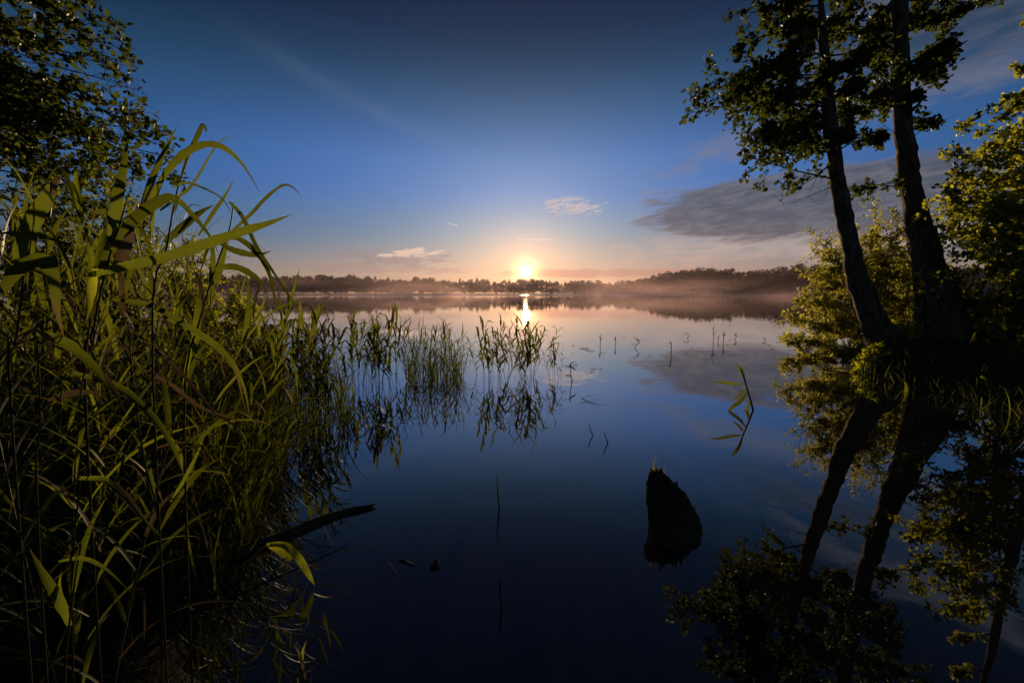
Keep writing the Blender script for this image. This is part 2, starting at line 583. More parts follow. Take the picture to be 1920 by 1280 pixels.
spots = []
for row, (yy, dens) in enumerate(((474, 4.2), (484, 5.0), (500, 6.0), (520, 7.0))):
    x = px_at_shore(300, yy)
    while x < px_at_shore(1190, yy):
        px = 960 + x / yy * FPX
        env = 22.0 - 6.5 * min(1, max(0, (px - 560) / 420.0)) + 1.2 * math.sin(px * 0.021) + 0.8 * math.sin(px * 0.057 + 1)
        h = env * rg.uniform(0.72, 1.04) * (0.86 if row == 0 else 1.0)
        if row == 0 and rg.random() < 0.35:
            h *= 0.6
        spots.append((x, yy + rg.uniform(-3, 3), h, h * rg.uniform(0.34, 0.5), rg.random() < 0.22))
        x += dens * rg.uniform(0.6, 1.3)
wood('far_shore_treeline', spots, 'long low misty treeline along the far shore below the sun', 3)
spots = []
for row, yy in enumerate((477, 488, 502, 518, 536, 556)):
    x = px_at_shore(1150, yy)
    while x < px_at_shore(2300, yy):
        px = 960 + x / yy * FPX
        ramp_ = min(1, max(0, (px - 1140) / 110.0))
        h = (8 + 11 * ramp_ + 1.5 * math.sin(px * 0.03)) * rg.uniform(0.8, 1.05)
        spots.append((x, yy + rg.uniform(-3, 3), h, h * rg.uniform(0.36, 0.52), rg.random() < 0.1))
        x += 6.5 * rg.uniform(0.6, 1.3)
wood('hillside_wood', spots, 'dark wooded hill rising behind the lake beside the alders', 4)


def lone_tree(px, y, h, w, con, label, group=None):
    x = px_at_shore(px, y)
    z = float(far_h(np.array(x), np.array(y)))
    e = empty('conifer_tree' if con else 'broadleaf_tree', (x, y, z), label, 'tree', group)
    r = np.random.default_rng(int(px))
    v, f = far_tree(r, (0, 0, 0.4), h, w, con, 900)
    link('crown', mesh_np('crown', v, f, np.repeat(r.random(len(v) // 4), 4)), e, M_FOREST)
    link('trunk', tube_mesh([(0, 0, -0.5), (0, 0, h * 0.45), (0.1, 0, h * 0.8)], [0.35, 0.25, 0.08], 6), e, M_BARK)


def tube_mesh(pts, radii, sides=8, name='tube', wobble=0.0, seed=0, cap=True):
    v, f, _ = tube_np(pts, radii, sides, wobble, seed)
    return mesh_np(name, v, f, np.zeros(len(v)), smooth=True)


def tube_np(pts, radii, sides=8, wobble=0.0, seed=0):
    pts = np.asarray([tuple(p) for p in pts], dtype=float)
    n = len(pts)
    radii = np.asarray(radii, dtype=float)
    tg = np.gradient(pts, axis=0)
    tg /= np.linalg.norm(tg, axis=1)[:, None] + 1e-12
    ref = np.array([1.0, 0.03, 0.02]) if abs(tg[0][0]) < 0.8 else np.array([0.02, 1.0, 0.03])
    V = []
    r = np.random.default_rng(seed)
    ph0 = r.uniform(0, 6.28, 4)
    for i in range(n):
        a = np.cross(tg[i], ref)
        a /= np.linalg.norm(a) + 1e-12
        b = np.cross(tg[i], a)
        ref = np.cross(a, tg[i]) if False else ref
        th = np.arange(sides) * 2 * np.pi / sides
        rr = radii[i] * (1 + wobble * (np.sin(2 * th + ph0[0] + i * 0.5) * 0.5 + np.sin(3 * th + ph0[1] - i * 0.8) * 0.4 + np.sin(5 * th + ph0[2] + i * 1.7) * 0.3))
        V.append(pts[i] + np.cos(th)[:, None] * a * rr[:, None] + np.sin(th)[:, None] * b * rr[:, None])
    V = np.concatenate(V)
    j = np.arange(sides)
    F = []
    for i in range(n - 1):
        F.append(np.stack([i * sides + j, i * sides + (j + 1) % sides, (i + 1) * sides + (j + 1) % sides, (i + 1) * sides + j], 1))
    return V, np.concatenate(F), len(V)


lone_tree(776, 472, 14.5, 6.0, False, 'round-headed tree standing above the far treeline')
lone_tree(1085, 472, 12.0, 6.5, False, 'bushy tree above the far treeline near the foot of the wooded hill')
lone_tree(1143, 472, 9.0, 2.6, True, 'small pointed spruce at the foot of the wooded hill')

# a tiny white house that shows at the foot of the hill
hx, hy = px_at_shore(1487, 474), 473.0
house = empty('lakeside_house', (hx, hy, 0.6), 'tiny white house at the foot of the wooded hill', 'house')
m_white, N = new_mat('white_render')
p_ = N.n('ShaderNodeBsdfPrincipled')
N.put(p_.inputs['Base Color'], N.mix(N.noise(N.n('ShaderNodeNewGeometry').outputs['Position'], 2.0), (0.74, 0.74, 0.72), (0.82, 0.82, 0.80)))
out(N, p_.outputs[0])
m_roof, N = new_mat('grey_roof')
p_ = N.n('ShaderNodeBsdfPrincipled')
N.put(p_.inputs['Base Color'], N.mix(N.noise(N.n('ShaderNodeNewGeometry').outputs['Position'], 3.0), (0.10, 0.09, 0.085), (0.16, 0.14, 0.13)))
out(N, p_.outputs[0])


def box_np(x0, x1, y0, y1, z0, z1):
    v = [(x, y, z) for z in (z0, z1) for y in (y0, y1) for x in (x0, x1)]
    f = [(0, 2, 3, 1), (4, 5, 7, 6), (0, 1, 5, 4), (2, 6, 7, 3), (0, 4, 6, 2), (1, 3, 7, 5)]
    return v, f


link('wall', mesh_np('wall', *box_np(-1.6, 1.6, -1.5, 1.5, -0.5, 9.0)), house, m_white)
link('roof', mesh_np('roof', [(-1.9, -1.8, 9.0), (1.9, -1.8, 9.0), (1.9, 1.8, 9.0), (-1.9, 1.8, 9.0), (0, -1.8, 11.2), (0, 1.8, 11.2), (0, -1.8, 11.2), (0, 1.8, 11.2)],
                     [(0, 4, 5, 3), (1, 2, 7, 6), (0, 1, 6, 4), (3, 5, 7, 2)]), house, m_roof)
m_win, N = new_mat('dark_window')
p_ = N.n('ShaderNodeBsdfPrincipled')
N.put(p_.inputs['Base Color'], N.mix(N.noise(N.n('ShaderNodeNewGeometry').outputs['Position'], 3.0), (0.02, 0.02, 0.025), (0.03, 0.03, 0.035)))
p_.inputs['Roughness'].default_value = 0.1
out(N, p_.outputs[0])
for wz in (2.0, 5.5):
    link('window', mesh_np('window', *box_np(-0.5, 0.5, -1.53, -1.48, wz, wz + 1.4)), house, m_win)


# ------------------------------------------------------------------ air: haze over everything, a low mist bank on the far water
def volume_box(name, x0, x1, y0, y1, z0, z1, density, color, aniso, label):
    m, N = new_mat(name)
    pv = N.n('ShaderNodeVolumePrincipled')
    pv.inputs['Color'].default_value = (*color, 1)
    pv.inputs['Density'].default_value = density
    pv.inputs['Anisotropy'].default_value = aniso
    o_ = N.n('ShaderNodeOutputMaterial')
    N.t.links.new(pv.outputs[0], o_.inputs['Volume'])
    v, f = box_np(x0, x1, y0, y1, z0, z1)
    o = link(name, mesh_np(name, v, f), None, m)
    return tag(o, label, None, kind='stuff')


volume_box('haze', -1000, 1000, -30, 620, -2.0, 52.0, 0.00007, (0.92, 0.78, 0.88), 0.60, 'thin morning haze over the lake')


def mist_bank():
    """low mist on the far water: thins upward, drifts in torn patches"""
    m, N = new_mat('lake_mist')
    geo = N.n('ShaderNodeTexCoord')
    P = geo.outputs['Object']
    sp = N.n('ShaderNodeSeparateXYZ')
    N.put(sp.inputs[0], P)
    x, y, z = sp.outputs
    big = N.noise(N.xyz(N.m('MULTIPLY', x, 0.022), N.m('MULTIPLY', y, 0.012), N.m('MULTIPLY', z, 0.10)), 1.0, 3.0, 0.6, 0.4)
    patch = N.step(big, 0.42, 0.66, 0.12, 1.0)
    top = N.m('MULTIPLY_ADD', N.step(big, 0.40, 0.70), 4.2, 0.9)
    fall = N.m('EXPONENT', N.m('MULTIPLY', N.m('DIVIDE', z, top), -1.0))
    pv = N.n('ShaderNodeVolumePrincipled')
    pv.inputs['Color'].default_value = (0.94, 0.70, 0.74, 1)
    pv.inputs['Anisotropy'].default_value = 0.62
    N.put(pv.inputs['Density'], N.m('MULTIPLY', N.m('MULTIPLY', patch, fall), 0.0034))
    N.t.links.new(pv.outputs[0], N.n('ShaderNodeOutputMaterial').inputs['Volume'])
    o = link('mist', mesh_np('mist', *box_np(-420, 420, 130, 466, 0.02, 11.0)), None, m)
    return tag(o, 'low pinkish mist drifting in patches on the far water', None, None, 'stuff')


mist_bank()
scene.cycles.volume_step_rate = 0.35


# ------------------------------------------------------------------ leaf blades and reeds
def catmull(pts, n):
    P = [np.array(tuple(p), dtype=float) for p in pts]
    P = [2 * P[0] - P[1]] + P + [2 * P[-1] - P[-2]]
    res = []
    seg = len(P) - 3
    for k in range(n):
        t = k / (n - 1) * seg
        i = min(int(t), seg - 1)
        u = t - i
        a, b, c, d = P[i:i + 4]
        res.append(0.5 * (2 * b + (c - a) * u + (2 * a - 5 * b + 4 * c - d) * u * u + (3 * b - a - 3 * c + d) * u ** 3))
    return np.array(res)


def ribbon_np(C, wdir, w, fold=0.25):
    """C centre line (n,3), wdir sideways unit vectors (n,3), w half widths (n,): folded strip with 3 verts across"""
    n = len(C)
    tg = np.gradient(C, axis=0)
    tg /= np.linalg.norm(tg, axis=1)[:, None] + 1e-12
    sd = wdir - (wdir * tg).sum(1)[:, None] * tg
    sd /= np.linalg.norm(sd, axis=1)[:, None] + 1e-12
    nr = np.cross(tg, sd)
    L = C + sd * w[:, None] + nr * (w * fold)[:, None]
    R = C - sd * w[:, None] + nr * (w * fold)[:, None]
    V = np.stack([L, C, R], 1).reshape(-1, 3)
    i = np.arange(n - 1)[:, None] * 3
    F = np.concatenate([i + np.array([[0, 1, 4, 3]]), i + np.array([[1, 2, 5, 4]])])
    return V, F


def blade_profile(n, base=0.55, peak=0.22):
    s = np.linspace(0, 1, n)
    return np.where(s < peak, base + (1 - base) * np.sin(s / peak * np.pi / 2), np.clip(1 - ((s - peak) / (1 - peak)) ** 1.6, 0.0, 1)) + 0.012


def blade_np(rg, origin, head, length, width, a0, droop, n=10, kink=0.0, twist=0.0):
    """leaf that leaves its stem at angle a0 from vertical in compass direction `head` and arches over"""
    s = np.linspace(0, 1, n)
    ang = a0 + droop * s ** 1.5
    if kink:
        ang = ang + kink / (1 + np.exp(-(s - rg.uniform(0.35, 0.65)) * 26))
    dl = length / (n - 1)
    r = np.concatenate([[0], np.cumsum(np.sin(ang[:-1])) * dl])
    z = np.concatenate([[0], np.cumsum(np.cos(ang[:-1])) * dl])
    side_wave = 0.04 * length * np.sin(s * rg.uniform(1, 3) + rg.uniform(0, 6)) * s
    h = np.array([math.cos(head), math.sin(head), 0])
    sd = np.array([-math.sin(head), math.cos(head), 0])
    C = np.asarray(origin) + r[:, None] * h + side_wave[:, None] * sd + z[:, None] * np.array([0, 0, 1.0])
    tw = twist * s
    up = np.array([0, 0, 1.0])
    wd = np.cos(tw)[:, None] * sd + np.sin(tw)[:, None] * (up * 0.7 + h * 0.3)
    return ribbon_np(C, wd, width * 0.5 * blade_profile(n), 0.22)


def reed_proto(seed, height, n_leaves, leaf_len, leaf_w, name, first=0.30, segs=10, lean=0.06, stem_r=0.004, dry=0.12, broken=0.0, hang=0.0):
    """an Empty with a stem and separate leaves; coordinates start at the foot of the stem"""
    rg = np.random.default_rng(seed)
    e = empty(name)
    la = rg.uniform(0, 6.28)
    lx, ly = math.cos(la), math.sin(la)
    k = 6
    pts = []
    for i in range(k):
        t = i / (k - 1)
        b = lean * height * t * t + 0.012 * math.sin(3 * t + seed)
        pts.append((lx * b, ly * b, -0.12 + (height + 0.12) * t))
    link('stem', tube_mesh(pts, np.linspace(stem_r, stem_r * 0.35, k), 5, 'reed_stem'), e, M_STEM)
    P = np.array(pts)
    side = rg.uniform(0, 6.28)
    for i in range(n_leaves):
        t = first + (1 - first) * (i + rg.uniform(-0.25, 0.25)) / max(1, n_leaves - 1)
        t = min(max(t, first * 0.8), 0.995)
        z = -0.12 + (height + 0.12) * t
        o = np.array([np.interp(z, P[:, 2], P[:, 0]), np.interp(z, P[:, 2], P[:, 1]), z])
        side += math.pi + rg.normal(0, 0.45)
        top = t > 0.9
        L = leaf_len * rg.uniform(0.65, 1.15) * (0.75 if top else 1.0)
        a0 = rg.uniform(0.12, 0.35) if top else rg.uniform(0.30, 0.75)
        dr = rg.uniform(0.1, 0.7 + hang) if top else rg.uniform(0.4 + hang, 1.7 + hang)
        kn = rg.uniform(0.9, 1.9) if rg.random() < broken else 0.0
        v, f = blade_np(rg, o, side, L, leaf_w * rg.uniform(0.7, 1.15), a0, dr, segs, kn, rg.normal(0, 0.7))
        me = mesh_np('reed_leaf', v, f, np.full(len(v), rg.random()), smooth=True, blade='tip')
        link('leaf', me, e, M_REED_DRY if rg.random() < dry else M_REED)
    return e


def copy_tree(o):
    c = o.copy()
    COL.objects.link(c)
    for ch in o.children:
        k = ch.copy()
        COL.objects.link(k)
        k.parent = c
    return c


class Protos:
    """hands out a prototype the first time and copies after that"""
    def __init__(self, items):
        self.items = items
        self.used = [False] * len(items)
        self.kids = [list(i.children) for i in items]

    def place(self, k, loc, rot, scale, label, cat, group):
        k %= len(self.items)
        if self.used[k]:
            o = self.items[k].copy()
            COL.objects.link(o)
            for ch in self.kids[k]:
                q = ch.copy()
                COL.objects.link(q)
                q.parent = o
        else:
            o = self.items[k]
            self.used[k] = True
        o.location = loc
        o.rotation_euler = rot
        o.scale = (scale, scale, scale)
        return tag(o, label, cat, group)


def hero_leaf(parent, pix, d0, d1, wpx, mat, roll=0.0, n=20, peak=0.35, base=0.5, fold=0.22, seed=1):
    """one big leaf traced as a curve in space, d0..d1 metres away from foot to tip, wpx wide in photo pixels"""
    k = len(pix)
    pts = [at(px, py, d0 + (d1 - d0) * i / (k - 1)) for i, (px, py) in enumerate(pix)]
    C = catmull(pts, n)
    w = 0.66 * wpx / FPX * (d0 + d1) * 0.5
    view = C - np.array([0, 0, CAM_H])
    view /= np.linalg.norm(view, axis=1)[:, None]
    tg = np.gradient(C, axis=0)
    sd = np.cross(tg, view)
    sd /= np.linalg.norm(sd, axis=1)[:, None] + 1e-9
    rl = roll + 0.5 * np.sin(np.linspace(0, 2.5, n) + seed)
    wd = np.cos(rl)[:, None] * sd + np.sin(rl)[:, None] * view
    wob = 1 + 0.07 * np.random.default_rng(int(seed * 13)).normal(size=n)
    v, f = ribbon_np(C, wd, w * 0.56 * blade_profile(n, base, peak) * wob, fold)
    me = mesh_np('reed_leaf', v, f, np.full(len(v), (seed * 0.37) % 1), smooth=True, blade='tip')
    shift(me, parent.location)
    return link('leaf', me, parent, mat)


def hero_stem(name, pix, d0, d1, rpx, label, group=None, ground=0.05):
    pts = [at(px, py, d0 + (d1 - d0) * i / (len(pix) - 1)) for i, (px, py) in enumerate(pix)]
    foot = pts[0].copy()
    if foot.z > ground:
        foot.z = ground
        foot.x -= 0.05
        pts = [foot] + pts
    e = empty(name, pts[0], label, 'reed', group)
    C = catmull(pts, 18)
    r = rpx / FPX * d0
    me = shift(tube_mesh(C, np.linspace(r, r * 0.5, 18), 6, 'reed_stem'), e.location)
    link('stem', me, e, M_STEM)
    return e


HG = 'tall reeds at the edge of the bank'
r1 = hero_stem('reed', [(285, 640), (312, 470), (328, 376), (344, 320), (366, 268)], 1.25, 1.25, 2.0, 'tallest reed, its tip folded over above the arching leaves', HG)
hero_leaf(r1, [(340, 325), (356, 285), (370, 256), (380, 235), (386, 243), (385, 250)], 1.25, 1.22, 11, M_HERO, 0.3, seed=2)
hero_leaf(r1, [(281, 375), (306, 332), (337, 295), (366, 276), (391, 270), (416, 275), (440, 292), (462, 318), (490, 366)], 1.2, 1.15, 17, M_HERO, 0.2, 26, seed=3)
hero_leaf(r1, [(262, 400), (278, 355), (290, 323), (312, 276), (334, 232)], 1.15, 1.2, 15, M_HERO, 0.3, seed=4)
hero_leaf(r1, [(306, 367), (331, 373), (359, 401), (391, 440), (415, 485)], 1.2, 1.1, 13, M_HERO, 0.5, seed=5)
hero_leaf(r1, [(322, 352), (350, 343), (390, 357), (419, 376), (440, 412)], 1.25, 1.2, 7, M_HERO, 0.6, seed=6)
hero_leaf(r1, [(300, 395), (330, 372), (362, 345), (410, 268), (450, 255)], 1.3, 1.35, 7, M_HERO, 0.6, seed=61)
r2 = hero_stem('reed', [(160, 760), (175, 620), (200, 500), (225, 420), (236, 380)], 1.0, 1.02, 2.4, 'reed with one very broad striped leaf thrust sideways over the water side', HG)
hero_leaf(r2, [(165, 517), (220, 503), (300, 486), (375, 462), (450, 436), (500, 420), (547, 402)], 0.98, 0.92, 30, M_HERO, 0.15, 24, 0.4, 0.4, seed=7)
hero_leaf(r2, [(205, 470), (214, 420), (221, 368), (231, 314), (240, 261)], 1.02, 1.05, 27, M_HERO, 0.2, seed=8)
hero_leaf(r2, [(212, 470), (245, 420), (285, 385), (318, 370), (330, 380), (326, 402)], 1.0, 0.98, 26, M_HERO, 0.3, seed=9)
hero_leaf(r2, [(185, 520), (205, 470), (225, 430), (210, 402), (180, 398), (170, 415)], 1.0, 1.1, 24, M_HERO, 0.4, seed=10)
hero_leaf(r2, [(215, 505), (232, 470), (245, 440), (252, 425)], 1.0, 1.0, 26, M_REED_DRY, 0.2, seed=11)
hero_leaf(r2, [(180, 500), (172, 540), (165, 580), (158, 610)], 0.98, 0.95, 18, M_YELLOW, 0.2, seed=12)
r3 = hero_stem('reed', [(20, 760), (30, 640), (42, 540), (45, 490)], 0.85, 0.85, 2.6, 'reed with an upright broad leaf ending in a withered grey tip', HG)
hero_leaf(r3, [(44, 498), (50, 455), (66, 412), (85, 380), (98, 352), (107, 329)], 0.85, 0.83, 44, M_HERO, 0.2, seed=13, base=0.9, peak=0.4)
hero_leaf(r3, [(98, 366), (103, 345), (109, 326)], 0.828, 0.825, 15, M_REED_DRY, 0.1, seed=14)
hero_leaf(r3, [(0, 548), (35, 506), (68, 488), (92, 494), (104, 530), (108, 580), (120, 632)], 0.8, 0.78, 36, M_HERO, -0.2, 24, 0.5, 0.5, seed=15)
hero_leaf(r3, [(0, 437), (60, 438), (120, 456), (160, 480)], 0.8, 0.85, 10, M_HERO, 0.5, seed=16)
r4 = hero_stem('reed', [(345, 760), (375, 600), (405, 500), (430, 430), (438, 380)], 1.5, 1.5, 2.0, 'leaning reed with thin leaves drooping down to the lake horizon', HG)
hero_leaf(r4, [(372, 442), (400, 398), (422, 367), (440, 333)], 1.5, 1.5, 9, M_HERO, 0.3, seed=17)
hero_leaf(r4, [(428, 440), (470, 402), (500, 370), (530, 348), (550, 352), (567, 372)], 1.5, 1.45, 9, M_HERO, 0.4, seed=18)
hero_leaf(r4, [(430, 378), (455, 408), (480, 462), (505, 500), (540, 552), (565, 592)], 1.45, 1.35, 13, M_HERO, 0.4, 24, seed=19)
hero_leaf(r4, [(420, 440), (455, 452), (490, 485), (508, 525), (520, 588)], 1.4, 1.35, 17, M_HERO, 0.3, seed=20)
hero_leaf(r4, [(410, 455), (440, 470), (480, 478), (510, 470)], 1.45, 1.4, 16, M_HERO, 0.4, seed=21)
hero_leaf(r4, [(309, 454), (344, 423), (375, 398), (402, 384)], 1.4, 1.45, 18, M_HERO, 0.1, seed=22)
hero_leaf(r4, [(400, 505), (440, 500), (480, 520), (500, 545)], 1.45, 1.35, 17, M_HERO, 0.3, seed=23)
r5 = hero_stem('reed', [(70, 960), (75, 800), (72, 680), (66, 620)], 0.95, 0.95, 2.2, 'reed with long dew-wet leaves drooping low across the dark bank', HG)
hero_leaf(r5, [(66, 622), (110, 636), (150, 662), (195, 712), (232, 762)], 0.95, 0.9, 24, M_HERO, 0.2, seed=24)
hero_leaf(r5, [(196, 700), (215, 735), (232, 764)], 0.9, 0.888, 12, M_REED_DRY, 0.2, seed=25)
hero_leaf(r5, [(140, 700), (220, 725), (280, 775), (320, 830), (345, 890)], 1.0, 0.95, 22, M_HERO, 0.3, seed=26)
hero_leaf(r5, [(90, 750), (150, 735), (190, 738)], 1.0, 0.98, 17, M_REED_DRY, 0.2, seed=27)
r6 = hero_stem('reed', [(300, 1010), (270, 860), (250, 720), (240, 600)], 1.35, 1.3, 2.0, 'reed with bright curving leaves bowed over the water edge', HG)
hero_leaf(r6, [(200, 560), (280, 572), (350, 610), (410, 650), (440, 690), (460, 770)], 1.3, 1.3, 15, M_HERO, 0.3, 24, seed=28)
hero_leaf(r6, [(300, 590), (360, 620), (420, 660), (455, 720), (470, 790)], 1.4, 1.4, 14, M_HERO, 0.3, seed=29)
hero_leaf(r6, [(260, 690), (320, 720), (370, 760), (420, 780), (480, 800)], 1.35, 1.3, 10, M_REED_DRY, 0.3, seed=30)
hero_leaf(r6, [(250, 620), (340, 700), (400, 770), (440, 800), (475, 855)], 1.35, 1.3, 9, M_REED_DRY, 0.3, seed=31)
hero_leaf(r6, [(290, 840), (340, 830), (380, 850), (400, 905)], 1.35, 1.3, 10, M_REED_DRY, 0.3, seed=32)
hero_leaf(r6, [(320, 940), (345, 900), (370, 850), (385, 810)], 1.35, 1.3, 10, M_HERO, 0.3, seed=33)
r7 = hero_stem('reed', [(122, 1278), (128, 1190), (140, 1090), (152, 1020)], 0.85, 0.85, 2.5, 'small young reed low on the bank with a stiff pointed leaf', HG, 0.2)
hero_leaf(r7, [(131, 1172), (108, 1120), (80, 1075), (52, 1022)], 0.85, 0.85, 22, M_HERO, 0.1, seed=34)
hero_leaf(r7, [(138, 1110), (150, 1045), (170, 985), (200, 930)], 0.85, 0.9, 16, M_HERO, 0.2, seed=35)
hero_leaf(r7, [(110, 1052), (155, 1046), (200, 1068), (252, 1118)], 0.85, 0.83, 10, M_HERO, 0.3, seed=36)
hero_leaf(r7, [(118, 1130), (112, 1100), (115, 1070)], 0.86, 0.86, 9, M_HERO, 0.3, seed=37)
r8 = hero_stem('reed', [(135, 1130), (140, 1000), (148, 930), (150, 900)], 1.0, 1.0, 2.0, 'reed with one brown-edged leaf hanging low over the dark bank', HG, 0.2)
hero_leaf(r8, [(150, 896), (195, 900), (235, 935), (270, 975), (303, 1006)], 1.0, 0.95, 18, M_HERO, 0.3, seed=38)
hero_leaf(r8, [(205, 900), (240, 930), (285, 990)], 0.985, 0.955, 9, M_REED_DRY, 0.2, seed=39)

# prototypes and the reeds of the bank
near = Protos([reed_proto(100 + i, 1.30 + 0.06 * (i % 5), 12 + i % 5, 0.52, 0.021, 'reed', 0.18, 12, 0.12, 0.0040, 0.14, 0.15, 0.5) for i in range(14)])
rg = np.random.default_rng(5)
n_near = 0
tries = 0
while n_near < 112 and tries < 4000:
    tries += 1
    y = 1.3 + 4.5 * rg.random() ** 1.5
    e_ = float(edge_left(np.array(y)))
    x = e_ + 0.25 - rg.random() ** 1.2 * (0.9 + 0.42 * y)
    px = 960 + x / y * FPX
    if px < -60 or px > 500 or math.hypot(x, y) < 1.45 or (y < 2.7 and x > e_ - 0.30):
        continue
    z = max(float(left_h(np.array(x), np.array(y))), -0.05)
    sc = rg.uniform(0.85, 1.15) * (1.0 if px < 380 else 0.90) * (1.14 if x < e_ - 0.5 and y > 1.7 else 1.0)
    near.place(int(rg.integers(0, 14)), (x, y, z), (rg.normal(0, 0.10), 0.12 + rg.normal(0, 0.10), rg.uniform(0, 6.28)), sc,
               'green reed in the crowded reed bed below the overhanging tree', 'reed', 'reeds crowding the bank')
    n_near += 1

mid = Protos([reed_proto(300 + i, 0.95 + 0.05 * (i % 4), 7 + i % 3, 0.38, 0.038, 'reed', 0.36, 9, 0.14, 0.0042, 0.14, 0.45) for i in range(16)])
tuft = Protos([reed_proto(400 + i, 0.95 + 0.05 * (i % 4), 9 + i % 3, 0.34, 0.028, 'reed', 0.25, 8, 0.10, 0.0042, 0.10, 0.25) for i in range(12)])


def clump(n, px0, px1, py0, py1, s0, s1, label, group, lean=0.10, seed=0, kind=None):
    rg = np.random.default_rng(seed)
    for _ in range(n):
        p = onwater(rg.uniform(px0, px1), rg.uniform(py0, py1))
        (kind or mid).place(int(rg.integers(0, 48)), (p.x, p.y, -0.02), (rg.normal(0, lean), rg.normal(0, lean), rg.uniform(0, 6.28)), rg.uniform(s0, s1), label, 'reed', group)


clump(62, 470, 645, 715, 820, 0.82, 1.18, 'slender reed standing in shallow water just off the reed bed', 'reeds in the shallows', 0.16, 1)
clump(34, 655, 745, 700, 745, 0.80, 1.10, 'slender reed in the thin clump between the shallows and the dense tuft', 'reeds of the thin clump', 0.13, 2)
clump(50, 762, 872, 686, 720, 0.50, 0.92, 'short reed packed into the dense green tuft standing in open water', 'reeds of the dense tuft', 0.15, 3, tuft)
clump(40, 890, 1006, 690, 722, 0.70, 1.02, 'dark reed with bent leaves in the clump crossing the sun glitter', 'reeds crossing the sun glitter', 0.20, 4)
clump(6, 1026, 1052, 703, 712, 0.52, 0.72, 'short reed in the sparse tuft just outside the sun glitter', 'sparse tuft of reeds', 0.12, 5)


# ------------------------------------------------------------------ trees and shrubs
def unit(v):
    return v / (np.linalg.norm(v, axis=-1, keepdims=True) + 1e-12)


def leaves_np(rg, pos, dirs, length, aspect, upbias=0.5, jitter=0.9):
    """rounded, folded leaves: two quads each. pos (n,3) foot, dirs (n,3) rough direction"""
    n = len(pos)
    d = unit(dirs + rg.normal(0, jitter, (n, 3)) * 0.6)
    up = unit(rg.normal(0, 1, (n, 3)) + np.array([0, 0, upbias * 2]))
    sd = unit(np.cross(d, up))
    nr = np.cross(sd, d)
    L = length * rg.uniform(0.55, 1.2, n)[:, None]
    w = L * aspect * 0.5
    fo = w * rg.uniform(0.0, 0.5, n)[:, None]
    cur = L * rg.uniform(-0.15, 0.15, n)[:, None]
    v = np.stack([pos, pos + d * L * 0.30 + sd * w + nr * fo, pos + d * L * 0.74 + sd * w * 0.86 + nr * (fo + cur * 0.5), pos + d * L + nr * cur,
                  pos + d * L * 0.74 - sd * w * 0.86 + nr * (fo + cur * 0.5), pos + d * L * 0.30 - sd * w + nr * fo], 1).reshape(-1, 3)
    i = np.arange(n)[:, None] * 6
    f = np.concatenate([i + np.array([[0, 1, 2, 3]]), i + np.array([[0, 3, 4, 5]])])
    return v, f, np.repeat(rg.random(n), 6)


